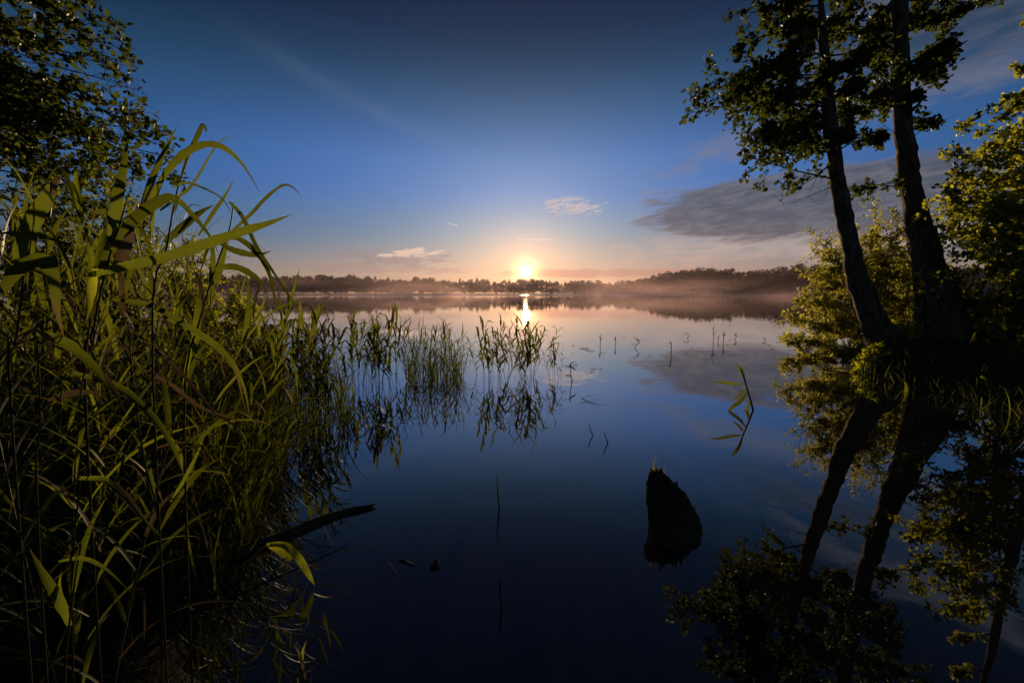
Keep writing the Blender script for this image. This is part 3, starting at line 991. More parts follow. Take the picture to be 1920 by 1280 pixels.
class Woody:
    """a tree or shrub: trunk, limbs as separate branch parts, one crown mesh"""
    def __init__(self, name, base, label, cat, seed, leaf_mat, leaf, aspect, bark=None, group=None):
        self.e = empty(name, base, label, cat, group)
        self.rg = np.random.default_rng(seed)
        self.lm, self.leaf, self.aspect = leaf_mat, leaf, aspect
        self.bark = bark or M_TWIG
        self.V, self.F, self.T, self.o = [], [], [], 0

    def trunk(self, pts, radii, sides=26, n=70, wob=0.10, name='trunk'):
        C = catmull(pts, n)
        R = np.interp(np.linspace(0, 1, n), np.linspace(0, 1, len(radii)), radii)
        C = C + self.rg.normal(0, 1, C.shape) * R[:, None] * 0.05
        me = shift(tube_mesh(C, R, sides, name, wob, int(self.rg.integers(1e6))), self.e.location)
        link(name, me, self.e, M_BARK if self.bark is M_TWIG and name == 'trunk' else self.bark)
        self.C = C
        return C

    def leafy(self, C, n, t0=0.15, size=1.0):
        rg = self.rg
        t = t0 + (1 - t0) * rg.random(n)
        k = t * (len(C) - 1)
        i = np.minimum(k.astype(int), len(C) - 2)
        u = (k - i)[:, None]
        pos = C[i] * (1 - u) + C[i + 1] * u
        tg = unit(C[i + 1] - C[i])
        pos = pos + rg.normal(0, self.leaf * 0.30, pos.shape)
        v, f, tt = leaves_np(rg, pos, tg * 0.6 + unit(rg.normal(0, 1, pos.shape)) * 0.9 + np.array([0, 0, -0.15]), self.leaf * size, self.aspect)
        self.V.append(v); self.F.append(f + self.o); self.T.append(tt); self.o += len(v)

    def limb(self, a, b, twigs=9, per=14, reach=0.30, r=0.02, sag=0.08, bare=False, droop=0.0, spread=1.0):
        """limb from a to b carrying side twigs; reach: twig length as a share of the limb"""
        rg = self.rg
        a, b = np.array(tuple(a), float), np.array(tuple(b), float)
        L = np.linalg.norm(b - a)
        mid_ = (a + b) / 2 + rg.normal(0, L * 0.06, 3) + np.array([0, 0, sag * L])
        C = catmull([a, mid_, b], 9)
        V, F, o = [], [], 0
        v, f, n = tube_np(C, np.linspace(r, r * 0.2, 9), 5)
        V.append(v); F.append(f); o += n
        if not bare:
            self.leafy(C[4:], max(3, per // 2))
        ax = unit(b - a)
        for _ in range(twigs):
            t = rg.uniform(0.22, 1.0) ** 0.8
            k = min(int(t * 8), 7)
            p = C[k] * (1 - (t * 8 - k)) + C[k + 1] * (t * 8 - k)
            d = unit(ax * rg.uniform(0.3, 1.0) + unit(rg.normal(0, 1, 3)) * rg.uniform(0.5, 1.0) * spread + np.array([0, 0, -droop]))
            tl = L * reach * rg.uniform(0.45, 1.15) * (1.15 - 0.5 * t)
            q = p + d * tl
            c = catmull([p, (p + q) / 2 + rg.normal(0, tl * 0.08, 3), q], 5)
            v, f, n = tube_np(c, np.linspace(r * 0.32, r * 0.10, 5), 3)
            V.append(v); F.append(f + o); o += n
            if not bare or rg.random() < 0.08:
                self.leafy(c, per, 0.1)
            for _ in range(2):
                s0 = c[2] + rg.normal(0, 0.01, 3)
                d2 = unit(d + unit(rg.normal(0, 1, 3)) * 0.9)
                c2 = np.linspace(s0, s0 + d2 * tl * 0.5, 4)
                v, f, n = tube_np(c2, np.linspace(r * 0.2, r * 0.06, 4), 3)
                V.append(v); F.append(f + o); o += n
                if not bare:
                    self.leafy(c2, per // 2, 0.1)
        me = mesh_np('branch', np.concatenate(V), np.concatenate(F), np.zeros(o), smooth=True)
        link('branch', shift(me, self.e.location), self.e, self.bark)

    def done(self, single=0):
        """join the foliage; the `single` leaves that show largest stay leaves of their own"""
        if not self.V:
            return
        V, T = np.concatenate(self.V), np.concatenate(self.T)
        n = len(V) // 6
        V = V.reshape(n, 6, 3)
        T = T.reshape(n, 6)
        c = V.mean(1) - np.array([0, 0, CAM_H])
        dep = c[:, 1] * math.cos(PITCH) - c[:, 2] * math.sin(PITCH)
        u = c[:, 0] / dep * FPX
        w = (c[:, 1] * math.sin(PITCH) + c[:, 2] * math.cos(PITCH)) / dep * FPX
        q = V * 1.0 - np.array([0, 0, CAM_H])
        area = np.linalg.norm(np.cross(V[:, 3] - V[:, 0], V[:, 1] - V[:, 5]) * 0.5 * 1.0, axis=1)
        facing = np.abs((np.cross(V[:, 3] - V[:, 0], V[:, 1] - V[:, 5]) * unit(c)).sum(1)) / dep ** 2
        facing[(np.abs(u) > 950) | (np.abs(w) > 630)] = 0
        pick = np.argsort(-facing)[:single]
        keep = np.ones(n, bool)
        keep[pick] = False
        f6 = np.array([[0, 1, 2, 3], [0, 3, 4, 5]])
        k = int(keep.sum())
        F = (np.arange(k)[:, None, None] * 6 + f6).reshape(-1, 4)
        me = mesh_np('crown', V[keep].reshape(-1, 3), F, T[keep].ravel())
        tag(link('crown', shift(me, self.e.location), self.e, self.lm), kind='stuff')
        for m in pick:
            link('leaf', shift(mesh_np('leaf', V[m], f6, T[m]), self.e.location), self.e, self.lm)


def along(C, t):
    k = t * (len(C) - 1)
    i = min(int(k), len(C) - 2)
    return C[i] * (1 - (k - i)) + C[i + 1] * (k - i)


def nearest_t(C, p, up=0.0):
    """attachment on trunk C for a limb that ends at p: a little below it"""
    z = p[2] - up
    i = int(np.argmin(np.abs(C[:, 2] - z)))
    return C[i]


def px_r(hw, d):
    return hw / FPX * d


# --- slim alder leaning over the water
dA = 9.2
ptsA = [(1705, 715), (1672, 655), (1630, 585), (1602, 500), (1582, 400), (1566, 310), (1554, 200), (1546, 110), (1540, 20), (1530, -80)]
WA = [at(px, py, dA - 0.03 * i) for i, (px, py) in enumerate(ptsA)]
A = Woody('alder_tree', WA[0], 'slim alder with a curved trunk leaning out over the water', 'tree', 11, M_ALDER, 0.098, 0.74)
CA = A.trunk(WA, [px_r(h, dA) for h in (46, 31, 20, 15.5, 13, 12, 10, 8, 5, 2)])
for (px, py, dd, tw) in [(1318, 182, -0.2, 9), (1345, 150, 0.5, 8), (1405, 270, 0.0, 9), (1425, 300, -0.6, 6), (1400, 25, 0.3, 6), (1385, 85, -0.5, 6), (1440, 50, 0.8, 9), (1478, -20, 0.0, 9),
                         (1560, -60, -0.6, 10), (1640, 190, 0.5, 9), (1645, 262, -0.3, 7), (1625, 100, -0.8, 9), (1470, 235, 0.9, 11), (1490, 110, -1.0, 12), (1600, 10, 0.7, 10), (1430, 130, 0.7, 11),
                         (1460, 185, -0.8, 12), (1510, 275, 0.6, 10), (1500, -110, 0.3, 9), (1600, -130, -0.2, 9), (1520, 60, 0.2, 12), (1585, 250, -0.7, 8), (1380, 190, 0.8, 9), (1515, 175, 0.5, 12), (1440, 245, -0.4, 9),
                         (1640, 60, 0.2, 10), (1660, 130, 0.6, 9), (1610, 160, -0.4, 10), (1600, 215, 0.3, 9), (1560, 60, 0.6, 12), (1480, 60, -0.5, 11), (1420, 185, 0.2, 11), (1455, 270, 0.4, 9), (1370, 165, -0.2, 9), (1530, 230, 0.2, 11), (1490, 10, 0.7, 9), (1550, 130, -0.8, 11)]:
    b = np.array(at(px, py, dA + dd))
    s = nearest_t(CA, b, 0.15 + 0.15 * A.rg.random())
    A.limb(s, b, int(tw * 2.3), 13, 0.38, 0.020, 0.04)
for (p0, p1) in [((1568, 300), (1458, 378)), ((1566, 300), (1512, 375)), ((1570, 345), (1505, 372)), ((1572, 360), (1640, 380))]:
    A.limb(at(*p0, dA), at(*p1, dA - 0.3), 5, 3, 0.35, 0.010, 0.05, True)
A.done(220)

# --- thick alder behind it
dB = 9.8
ptsB = [(1790, 722), (1772, 650), (1757, 560), (1738, 480), (1716, 400), (1702, 310), (1692, 220), (1688, 120), (1686, 0), (1680, -150), (1668, -340)]
WB = [at(px, py, dB) for (px, py) in ptsB]
B = Woody('alder_tree', WB[0], 'thick dark alder trunk rising out of sight beside the slim one', 'tree', 12, M_ALDER, 0.098, 0.74)
CB = B.trunk(WB, [px_r(h, dB) for h in (66, 43, 32, 23.5, 18.5, 15, 14, 13, 12.5, 10, 4)], 30, 80, 0.11)
for (px, py, dd, tw) in [(1790, 78, -0.5, 8), (1758, 150, 0.3, 7), (1745, 118, -0.8, 7), (1732, 232, 0.4, 5), (1640, 140, -0.7, 7), (1648, 40, 0.6, 8), (1760, -10, 0.5, 8), (1620, -40, -0.5, 8), (1840, -10, 0.2, 8), (1740, 30, 0.4, 9), (1770, 110, 0.1, 8), (1720, 180, -0.4, 7), (1650, 190, 0.3, 7), (1800, 20, -0.4, 8), (1640, 90, 0.2, 8),
                         (1750, -200, 0.0, 10), (1600, -210, 0.6, 10), (1700, -300, -0.4, 10), (1500, -260, 0.3, 10), (1850, -260, -0.5, 10), (1640, -330, 0.2, 9), (1900, -150, 0.8, 9), (1780, -420, 0.0, 9), (1560, -420, 0.0, 9)]:
    b = np.array(at(px, py, dB + dd))
    B.limb(nearest_t(CB, b, 0.2), b, int(tw * 2.4), 12, 0.42, 0.022, 0.05)
for (p0, p1, tw) in [((1690, 352), (1598, 352), 8), ((1718, 360), (1660, 345), 5)]:
    B.limb(at(*p0, dB), at(*p1, dB - 0.2), tw, 9, 0.28, 0.012, 0.05)
for (p0, p1) in [((1708, 243), (1802, 214)), ((1700, 270), (1650, 230)), ((1705, 260), (1770, 236))]:
    B.limb(at(*p0, dB), at(*p1, dB - 0.3), 5, 2, 0.3, 0.009, 0.04, True)
B.done(200)

# --- roots and a side shoot spread on the mound
for k, (pix, lab) in enumerate([([(1690, 690), (1655, 700), (1628, 722), (1612, 742)], 'gnarled root reaching from the slim alder into the water'),
                                ([(1770, 690), (1740, 680), (1705, 655), (1668, 640)], 'pale broken bough lying between the two alder trunks'),
                                ([(1800, 715), (1822, 735), (1835, 765)], 'gnarled root of the thick alder ending at the water')]):
    pts = [at(px, py, 8.9 - 0.10 * i) for i, (px, py) in enumerate(pix)]
    o = empty('tree_root' if k != 1 else 'fallen_bough', pts[0], lab, 'root' if k != 1 else 'bough')
    link('wood', shift(tube_mesh(catmull(pts, 14), np.linspace(0.10 if k != 1 else 0.05, 0.03, 14), 8, 'wood', 0.15, k), pts[0]), o, M_BARK)

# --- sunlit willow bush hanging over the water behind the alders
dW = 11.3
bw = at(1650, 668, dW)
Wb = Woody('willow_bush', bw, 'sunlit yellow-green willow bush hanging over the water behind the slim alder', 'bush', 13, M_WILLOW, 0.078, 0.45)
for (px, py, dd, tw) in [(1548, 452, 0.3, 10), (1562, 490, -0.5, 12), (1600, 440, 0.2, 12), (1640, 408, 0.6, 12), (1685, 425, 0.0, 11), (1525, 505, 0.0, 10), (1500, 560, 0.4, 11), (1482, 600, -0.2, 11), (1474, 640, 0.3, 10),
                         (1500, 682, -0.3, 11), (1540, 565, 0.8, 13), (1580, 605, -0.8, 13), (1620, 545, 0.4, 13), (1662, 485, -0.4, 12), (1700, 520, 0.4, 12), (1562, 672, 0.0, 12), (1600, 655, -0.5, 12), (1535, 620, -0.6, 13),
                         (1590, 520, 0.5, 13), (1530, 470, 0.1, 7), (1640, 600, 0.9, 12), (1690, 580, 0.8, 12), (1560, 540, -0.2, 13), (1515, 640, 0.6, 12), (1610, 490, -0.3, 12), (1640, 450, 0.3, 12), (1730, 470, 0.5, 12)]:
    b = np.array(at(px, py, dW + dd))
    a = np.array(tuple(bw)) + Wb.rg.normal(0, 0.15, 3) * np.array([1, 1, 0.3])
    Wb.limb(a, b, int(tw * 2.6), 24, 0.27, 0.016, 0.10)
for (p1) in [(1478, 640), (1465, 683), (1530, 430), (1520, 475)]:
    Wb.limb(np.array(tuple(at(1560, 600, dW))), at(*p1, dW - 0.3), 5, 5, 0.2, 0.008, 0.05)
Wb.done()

# --- hazel at the edge of the wood, and darker shrubs below it
dH = 8.6
bh = at(2010, 690, dH)
H = Woody('hazel_tree', bh, 'yellowing hazel leaning in beside the thick alder', 'tree', 14, M_YELLOW, 0.080, 0.72)
CH = H.trunk([bh, at(1995, 560, dH), at(1985, 420, dH), at(1985, 250, dH), at(1995, 60, dH), at(2000, -100, dH)], [0.16, 0.13, 0.11, 0.09, 0.06, 0.03])
for (px, py, dd, tw) in [(1782, 292, 0.0, 8), (1805, 245, 0.4, 7), (1850, 212, -0.3, 8), (1828, 318, -0.5, 8), (1880, 180, 0.3, 7), (1905, 122, 0.0, 6), (1918, 40, 0.2, 6), (1850, 280, 0.5, 9), (1890, 250, -0.4, 9),
                         (1905, 330, 0.0, 12), (1850, 345, 0.6, 13), (1800, 372, 0.2, 12), (1760, 365, 0.5, 8), (1870, 400, -0.4, 13), (1830, 430, 0.5, 13), (1780, 420, 0.8, 12), (1750, 445, 0.9, 9), (1900, 460, 0.0, 13),
                         (1800, 480, 0.5, 12), (1860, 500, 0.2, 12), (1910, 540, -0.3, 10), (1880, 340, 0.9, 12), (1840, 380, 0.0, 12), (1815, 345, 0.9, 10), (1895, 290, 0.5, 10), (1790, 330, -0.2, 9), (1770, 400, -0.3, 10), (1820, 400, -0.6, 12), (1880, 440, -0.6, 12), (1800, 440, -0.4, 11), (1850, 470, -0.6, 12), (1910, 400, -0.5, 10), (1900, 200, 0.2, 8)]:
    b = np.array(at(px, py, dH + dd))
    H.limb(nearest_t(CH, b, 0.25), b, int(tw * 2.0), 11, 0.26, 0.018, 0.04)
H.done(160)
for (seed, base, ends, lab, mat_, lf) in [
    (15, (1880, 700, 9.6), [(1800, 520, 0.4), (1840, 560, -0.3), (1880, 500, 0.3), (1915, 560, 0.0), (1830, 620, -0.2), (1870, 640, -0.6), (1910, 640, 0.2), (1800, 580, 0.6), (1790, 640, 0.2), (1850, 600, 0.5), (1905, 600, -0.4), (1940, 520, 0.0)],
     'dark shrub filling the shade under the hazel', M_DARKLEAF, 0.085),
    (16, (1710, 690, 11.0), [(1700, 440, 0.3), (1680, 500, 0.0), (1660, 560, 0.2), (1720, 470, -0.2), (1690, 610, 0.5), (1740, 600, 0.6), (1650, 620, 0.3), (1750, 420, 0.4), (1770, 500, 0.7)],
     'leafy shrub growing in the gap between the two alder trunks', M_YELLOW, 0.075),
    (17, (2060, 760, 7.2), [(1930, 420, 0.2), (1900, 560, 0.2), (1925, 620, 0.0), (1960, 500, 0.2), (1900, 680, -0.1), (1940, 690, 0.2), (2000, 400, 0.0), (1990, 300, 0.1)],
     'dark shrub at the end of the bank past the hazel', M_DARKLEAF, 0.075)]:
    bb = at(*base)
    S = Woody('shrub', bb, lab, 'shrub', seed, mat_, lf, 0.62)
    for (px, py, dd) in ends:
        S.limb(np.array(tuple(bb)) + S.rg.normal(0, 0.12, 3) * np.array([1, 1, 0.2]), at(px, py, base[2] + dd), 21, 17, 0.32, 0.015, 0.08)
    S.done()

# --- sprig of yellow leaves in front of the thick trunk
dS = 8.7
sp = empty('sapling', at(1738, 690, dS), 'thin sapling with a spray of bright yellow leaves against the thick trunk', 'sapling')
C = catmull([at(1738, 690, dS), at(1733, 610, dS), at(1734, 560, dS), at(1728, 540, dS), at(1745, 524, dS), at(1772, 516, dS), at(1792, 520, dS)], 20)
link('stem', shift(tube_mesh(C, np.linspace(0.028, 0.004, 20), 6, 'sapling_stem', 0.1), sp.location), sp, M_TWIG)
rgs = np.random.default_rng(77)
for k in range(34):
    c = np.array(tuple(at(rgs.uniform(1712, 1796), 0, dS)))
    px = rgs.uniform(1714, 1796)
    p = np.array(tuple(at(px, 528 + rgs.normal(0, 10) - (px - 1750) * 0.12, dS - rgs.uniform(0, 0.25))))
    v, f, t = leaves_np(rgs, p[None], np.array([[rgs.normal(0, 1), -0.3, rgs.normal(0.1, 0.5)]]), 0.135, 0.5)
    link('leaf', shift(mesh_np('sapling_leaf', v, f, t), sp.location), sp, M_YELLOW)

# --- overhanging tree above the reed bed; its trunk stands just outside the picture
dL = 5.4
bl = at(-330, 760, dL)
bl.z = 0.35
Lt = Woody('overhanging_tree', bl, 'dark leafy tree overhanging the reed bed, its trunk out of sight', 'tree', 18, M_ALDER, 0.068, 0.75)
CL = Lt.trunk([bl, at(-320, 560, dL), at(-310, 350, dL), at(-300, 150, dL), at(-290, -80, dL), at(-270, -300, dL)], [0.20, 0.17, 0.15, 0.12, 0.08, 0.03])
for (px, py, dd, tw) in [(212, 82, 0.0, 13), (205, 112, -0.3, 10), (180, 35, 0.4, 13), (150, 62, -0.2, 14), (140, 112, 0.3, 10), (100, 20, 0.0, 14), (60, 70, 0.4, 14), (130, -40, 0.0, 12), (40, -30, 0.2, 12),
                         (285, 268, 0.0, 14), (300, 292, 0.3, 9), (335, 338, 0.2, 6), (252, 240, -0.3, 14), (205, 205, 0.4, 14), (150, 186, -0.2, 14), (222, 262, 0.5, 15), (120, 232, -0.4, 15), (60, 155, 0.2, 15), (100, 282, 0.3, 15),
                         (40, 262, 0.0, 15), (180, 250, 0.7, 14), (20, 190, 0.5, 14), (160, 300, -0.3, 14), (60, 310, 0.5, 14), (230, 300, 0.4, 12), (10, 120, 0.0, 13), (90, 190, 0.6, 14), (260, 300, -0.4, 8), (200, 330, 0.3, 10)]:
    b = np.array(at(px, py, dL + dd))
    Lt.limb(nearest_t(CL, b, -0.35 - 0.25 * Lt.rg.random()), b, int(tw * 1.5), 12, 0.21, 0.016, 0.02, False, 0.1, 0.75)
for (px, py, dd) in [(262, 170, 0.0), (240, 158, 0.2), (232, 165, -0.1), (215, 122, 0.1)]:
    Lt.limb(nearest_t(CL, np.array(at(px, py, dL)), -0.5), at(px, py, dL + dd), 9, 2, 0.16, 0.010, 0.02, True, 0.0, 0.6)
Lt.done(160)
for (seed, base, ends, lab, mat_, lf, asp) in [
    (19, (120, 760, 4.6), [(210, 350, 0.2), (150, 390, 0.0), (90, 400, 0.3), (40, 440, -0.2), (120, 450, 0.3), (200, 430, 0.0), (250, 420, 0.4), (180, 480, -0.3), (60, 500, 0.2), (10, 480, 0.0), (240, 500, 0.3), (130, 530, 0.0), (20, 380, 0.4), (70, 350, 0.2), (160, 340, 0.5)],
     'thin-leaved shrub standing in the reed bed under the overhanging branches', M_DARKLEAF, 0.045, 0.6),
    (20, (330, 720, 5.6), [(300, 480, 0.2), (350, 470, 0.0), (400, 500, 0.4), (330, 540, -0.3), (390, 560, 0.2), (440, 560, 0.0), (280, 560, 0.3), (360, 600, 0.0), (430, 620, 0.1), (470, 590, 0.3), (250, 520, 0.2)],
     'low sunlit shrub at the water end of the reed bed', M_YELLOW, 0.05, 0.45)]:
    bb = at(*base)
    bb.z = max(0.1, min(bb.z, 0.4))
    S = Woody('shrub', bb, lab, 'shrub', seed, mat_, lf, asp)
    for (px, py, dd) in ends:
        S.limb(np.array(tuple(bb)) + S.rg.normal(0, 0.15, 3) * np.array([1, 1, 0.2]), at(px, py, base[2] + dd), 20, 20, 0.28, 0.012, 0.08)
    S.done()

# low plants at the waterline under the alders
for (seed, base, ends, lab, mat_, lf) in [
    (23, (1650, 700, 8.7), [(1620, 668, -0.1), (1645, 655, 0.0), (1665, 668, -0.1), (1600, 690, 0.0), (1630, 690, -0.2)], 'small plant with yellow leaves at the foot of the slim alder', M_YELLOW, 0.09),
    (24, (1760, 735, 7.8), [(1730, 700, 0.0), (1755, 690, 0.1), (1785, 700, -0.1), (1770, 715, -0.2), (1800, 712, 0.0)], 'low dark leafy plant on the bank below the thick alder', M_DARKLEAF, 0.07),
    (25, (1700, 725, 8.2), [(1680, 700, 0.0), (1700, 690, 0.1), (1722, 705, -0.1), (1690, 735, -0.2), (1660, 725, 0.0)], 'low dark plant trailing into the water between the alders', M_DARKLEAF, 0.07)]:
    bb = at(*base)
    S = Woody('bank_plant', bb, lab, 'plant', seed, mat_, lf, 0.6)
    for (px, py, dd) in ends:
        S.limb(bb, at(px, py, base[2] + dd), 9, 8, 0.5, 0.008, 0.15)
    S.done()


# ------------------------------------------------------------------ undergrowth that nobody could count
def grass_stuff(name, spots, label, mat, seed, h0, h1, w, lean=0.5, n=6):
    rg = np.random.default_rng(seed)
    V, F, T, o = [], [], [], 0
    for (x, y, z) in spots:
        v, f = blade_np(rg, (x, y, z), rg.uniform(0, 6.28), rg.uniform(h0, h1), w * rg.uniform(0.6, 1.3), rg.uniform(0.02, lean), rg.uniform(0.2, 2.3), n, 0.0, rg.normal(0, 0.6))
        V.append(v); F.append(f + o); T.append(np.full(len(v), rg.random())); o += len(v)
    ob = link(name, mesh_np(name, np.concatenate(V), np.concatenate(F), np.concatenate(T), smooth=True, blade=True), None, mat)
    return tag(ob, label, None, None, 'stuff')


rg = np.random.default_rng(31)
sp_ = []
while len(sp_) < 8200:
    y = 2.1 + 7.5 * rg.random() ** 1.2
    e_ = float(edge_left(np.array(y)))
    x = e_ + 0.15 - rg.random() ** 0.9 * (1.0 + 0.55 * y)
    if math.hypot(x, y) < 1.25:
        continue
    sp_.append((x, y, max(float(left_h(np.array(x), np.array(y))), -0.06)))
sp2 = []
while len(sp2) < 1300:
    y = 2.6 + 4.0 * rg.random() ** 1.2
    x = float(edge_left(np.array(y))) + 0.12 - 0.55 * rg.random()
    sp2.append((x, y, max(float(left_h(np.array(x), np.array(y))), -0.06)))
grass_stuff('water_edge_grass', sp2, 'bright narrow grass crowding the water edge of the reed bed', M_REED, 36, 0.3, 1.0, 0.011, 0.7)
grass_stuff('reed_bed_grass', sp_[:6200], 'tangle of narrow green grass filling the reed bed', M_REED, 32, 0.35, 1.25, 0.011, 0.75)
sp3 = []
for _ in range(700):
    y = 1.0 + 1.6 * rg.random()
    x = float(edge_left(np.array(y))) + 0.05 - 1.3 * rg.random()
    sp3.append((x, y, max(float(left_h(np.array(x), np.array(y))), -0.03)))
grass_stuff('bank_litter', sp3, 'short dark grass and litter low on the near bank', M_STEM, 37, 0.08, 0.30, 0.008, 1.3)
grass_stuff('reed_bed_litter', sp_[6200:], 'dry straw-coloured stalks tangled low in the reed bed', M_REED_DRY, 33, 0.25, 0.9, 0.006, 0.7)
sp_ = []
for _ in range(1500):
    y = rg.uniform(5.0, 12.5)
    x0 = 6.9 + 0.9 * max(0, y - 8.6) - 0.25 * max(0, 8.6 - y) + 0.2 * math.sin(1.3 * y)
    x = x0 - 0.15 + rg.random() ** 1.4 * 2.6
    sp_.append((x, y, max(float(right_h(np.array(x), np.array(y))), -0.05) - 0.01))
grass_stuff('bank_grass', sp_, 'tufted grass on the bank round the alder roots', M_REED, 34, 0.12, 0.5, 0.012, 0.9)

# ------------------------------------------------------------------ reeds hanging from the alder bank
ra = hero_stem('reed', [(1905, 760), (1898, 700), (1893, 640), (1886, 612)], 7.0, 6.9, 3.0, 'broad-leaved reed with hanging leaves at the foot of the hazel', None, 0.3)
for k, (pix, w) in enumerate([([(1893, 640), (1872, 622), (1850, 612), (1830, 622), (1818, 645)], 6), ([(1890, 625), (1880, 605), (1868, 592)], 8), ([(1893, 640), (1895, 670), (1890, 700), (1885, 730)], 12),
                              ([(1886, 630), (1865, 630), (1845, 617)], 8), ([(1894, 650), (1880, 690), (1872, 712)], 9), ([(1895, 640), (1902, 690), (1900, 735)], 10), ([(1893, 645), (1868, 665), (1850, 690), (1832, 712)], 6),
                              ([(1890, 615), (1880, 590), (1876, 585)], 5)]):
    hero_leaf(ra, pix, 6.9, 6.7, w, M_REED, 0.2, seed=50 + k)
rb = hero_stem('reed', [(1845, 765), (1830, 730), (1840, 700), (1858, 665)], 6.4, 6.6, 2.0, 'bent reed trailing one long leaf into the water below the hazel', None, 0.0)
hero_leaf(rb, [(1838, 705), (1855, 715), (1868, 735), (1872, 760)], 6.4, 6.3, 9, M_REED, 0.2, seed=60)
rc = hero_stem('reed', [(1690, 775), (1697, 745), (1690, 715), (1683, 700)], 6.9, 7.3, 1.8, 'thin reed dipping into the water in front of the slim alder', None, 0.0)
hero_leaf(rc, [(1697, 745), (1700, 725), (1694, 712)], 6.9, 6.9, 8, M_REED, 0.2, seed=62)

# the lone reed sprig in open water
p0 = onwater(1413, 768)
d = p0.y
rs = hero_stem('reed', [(1413, 772), (1405, 742), (1396, 712), (1388, 690)], d, d, 2.0, 'lone green reed sprig with five leaves leaning in open water', None, 0.0)
for k, (pix, w) in enumerate([([(1398, 716), (1394, 700), (1386, 688), (1381, 682)], 8), ([(1398, 720), (1375, 719), (1352, 716), (1332, 717)], 6.5), ([(1400, 724), (1388, 740), (1375, 750)], 6), ([(1402, 735), (1388, 752), (1372, 764), (1362, 774)], 9), ([(1407, 748), (1402, 764), (1396, 775), (1400, 788)], 8)]):
    hero_leaf(rs, pix, d, d - 0.04, w * 1.2, M_HERO, 0.2, 12, 0.5, 0.25, seed=70 + k)

# thin young shoots and snapped stalks that stand alone in the water
SH = 'stray stalks in open water'
for k, (pix, r_, lf, lab) in enumerate([
    ([(936, 952), (933, 920), (932, 890)], 1.6, [([(936, 950), (933, 918), (932, 888)], 5)], 'single fresh green shoot rising from still water'),
    ([(940, 1136), (938, 1110), (936, 1086)], 2.4, [], 'dark snapped stalk standing in the near water'),
    ([(1112, 816), (1107, 805), (1104, 793)], 1.0, [([(1112, 816), (1107, 806), (1104, 793)], 3)], 'short bent stub, one of a close pair in open water'),
    ([(1140, 830), (1136, 820), (1132, 808)], 1.3, [], 'short leaning stub, slightly thicker one of the pair in open water'),
    ([(1073, 716), (1070, 700), (1071, 684)], 1.0, [([(1070, 688), (1075, 690), (1082, 696)], 4), ([(1071, 690), (1069, 684), (1072, 678)], 4)], 'snapped reed with a small curled leaf near the sparse tuft')]):
    q = onwater(*pix[0])
    e = hero_stem('reed_stalk', pix, q.y, q.y, r_, lab, SH, 0.0)
    for j, (px_, w) in enumerate(lf):
        hero_leaf(e, px_, q.y, q.y - 0.02, w, M_REED if k == 0 else M_STEM, 0.1, 10, seed=80 + k + j)
q = onwater(1118, 752)
e = empty('floating_reed_leaf', q, 'narrow dark reed leaf lying curved on the water', 'leaf')
C = catmull([onwater(1089, 746, 0.035), onwater(1100, 752, 0.012), onwater(1117, 757, 0.006), onwater(1136, 760, 0.004)], 12)
v, f = ribbon_np(C, np.tile([0, 1.0, 0.2], (12, 1)), 0.014 * blade_profile(12), 0.3)
link('blade', shift(mesh_np('blade', v, f, np.zeros(len(v)), True), q), e, M_REED)
C = catmull([onwater(1089, 746, 0.035), onwater(1105, 742, 0.04), onwater(1127, 740, 0.01)], 8)
link('midrib', shift(tube_mesh(C, np.linspace(0.003, 0.0015, 8), 5), q), e, M_STEM)


def bent_stalk(px, py, htpx, kind, label, seed):
    """far dead stalks: a stem with kinks, standing in the water at pixel (px,py)"""
    rg = np.random.default_rng(seed)
    q = onwater(px, py)
    s = q.y / FPX
    h = htpx * s
    e = empty('dead_reed_stalk', q, label, 'reed', 'dead stalks on the open lake')
    if kind == 'straight':
        P = [(0, 0, -0.1), (0.01, 0, h * 0.5), (rg.normal(0, 0.02), 0, h)]
    elif kind == 'kinked':
        P = [(0, 0, -0.1), (0.02, 0, h * 0.2), (h * 0.45, 0, h * 0.5), (h * 0.2, 0, h * 0.75), (-h * 0.1, 0, h)]
    else:
        P = [(0, 0, -0.1), (h * 0.55, 0, h * 0.5), (0, 0, h), (-h * 0.45, 0.02, h * 0.45)]
    Pn = np.array(P)
    C = np.concatenate([np.linspace(Pn[i], Pn[i + 1], 4)[:-1] for i in range(len(Pn) - 1)] + [Pn[-1:]])
    link('stem', tube_mesh(C, np.linspace(0.010, 0.006, len(C)), 5), e, M_STEM)
    for k in range(3 if kind != 'loop' else 1):
        t = rg.uniform(0.5, 0.95)
        o = Pn[0] + (Pn[-1] - Pn[0]) * t if kind == 'straight' else C[int(t * (len(C) - 1))]
        v, f = blade_np(rg, o, rg.choice([0.2, 3.3]) + rg.normal(0, 0.5), h * rg.uniform(0.35, 0.6), 0.030, rg.uniform(0.1, 0.9), rg.uniform(0, 2.0), 7)
        link('leaf', mesh_np('leaf', v, f, np.zeros(len(v))), e, M_STEM)


for k, (px, py, hh, kind, lab) in enumerate([
    (1125, 649, 24, 'straight', 'thin dead stalk with a bent tip on the open lake'), (1154, 648, 14, 'straight', 'short hair-thin stalk on the open lake'),
    (1190, 652, 20, 'kinked', 'zigzag dead stalk with torn leaves on the open lake'), (1258, 664, 22, 'straight', 'stalk with a dark clump of leaf at its waist on the open lake'),
    (1286, 634, 10, 'loop', 'stalk folded into a diamond with its reflection'), (1337, 644, 30, 'straight', 'tall thin stalk, tallest on the open lake'),
    (1346, 640, 12, 'straight', 'short thin stalk between two taller ones'), (1356, 644, 26, 'straight', 'leafy thin stalk beside the tallest one'),
    (1377, 636, 10, 'kinked', 'stubby dark stalk with a curled head'), (1432, 638, 6, 'loop', 'small folded stalk making a ring with its reflection')]):
    bent_stalk(px, py, hh, kind, lab, 900 + k)

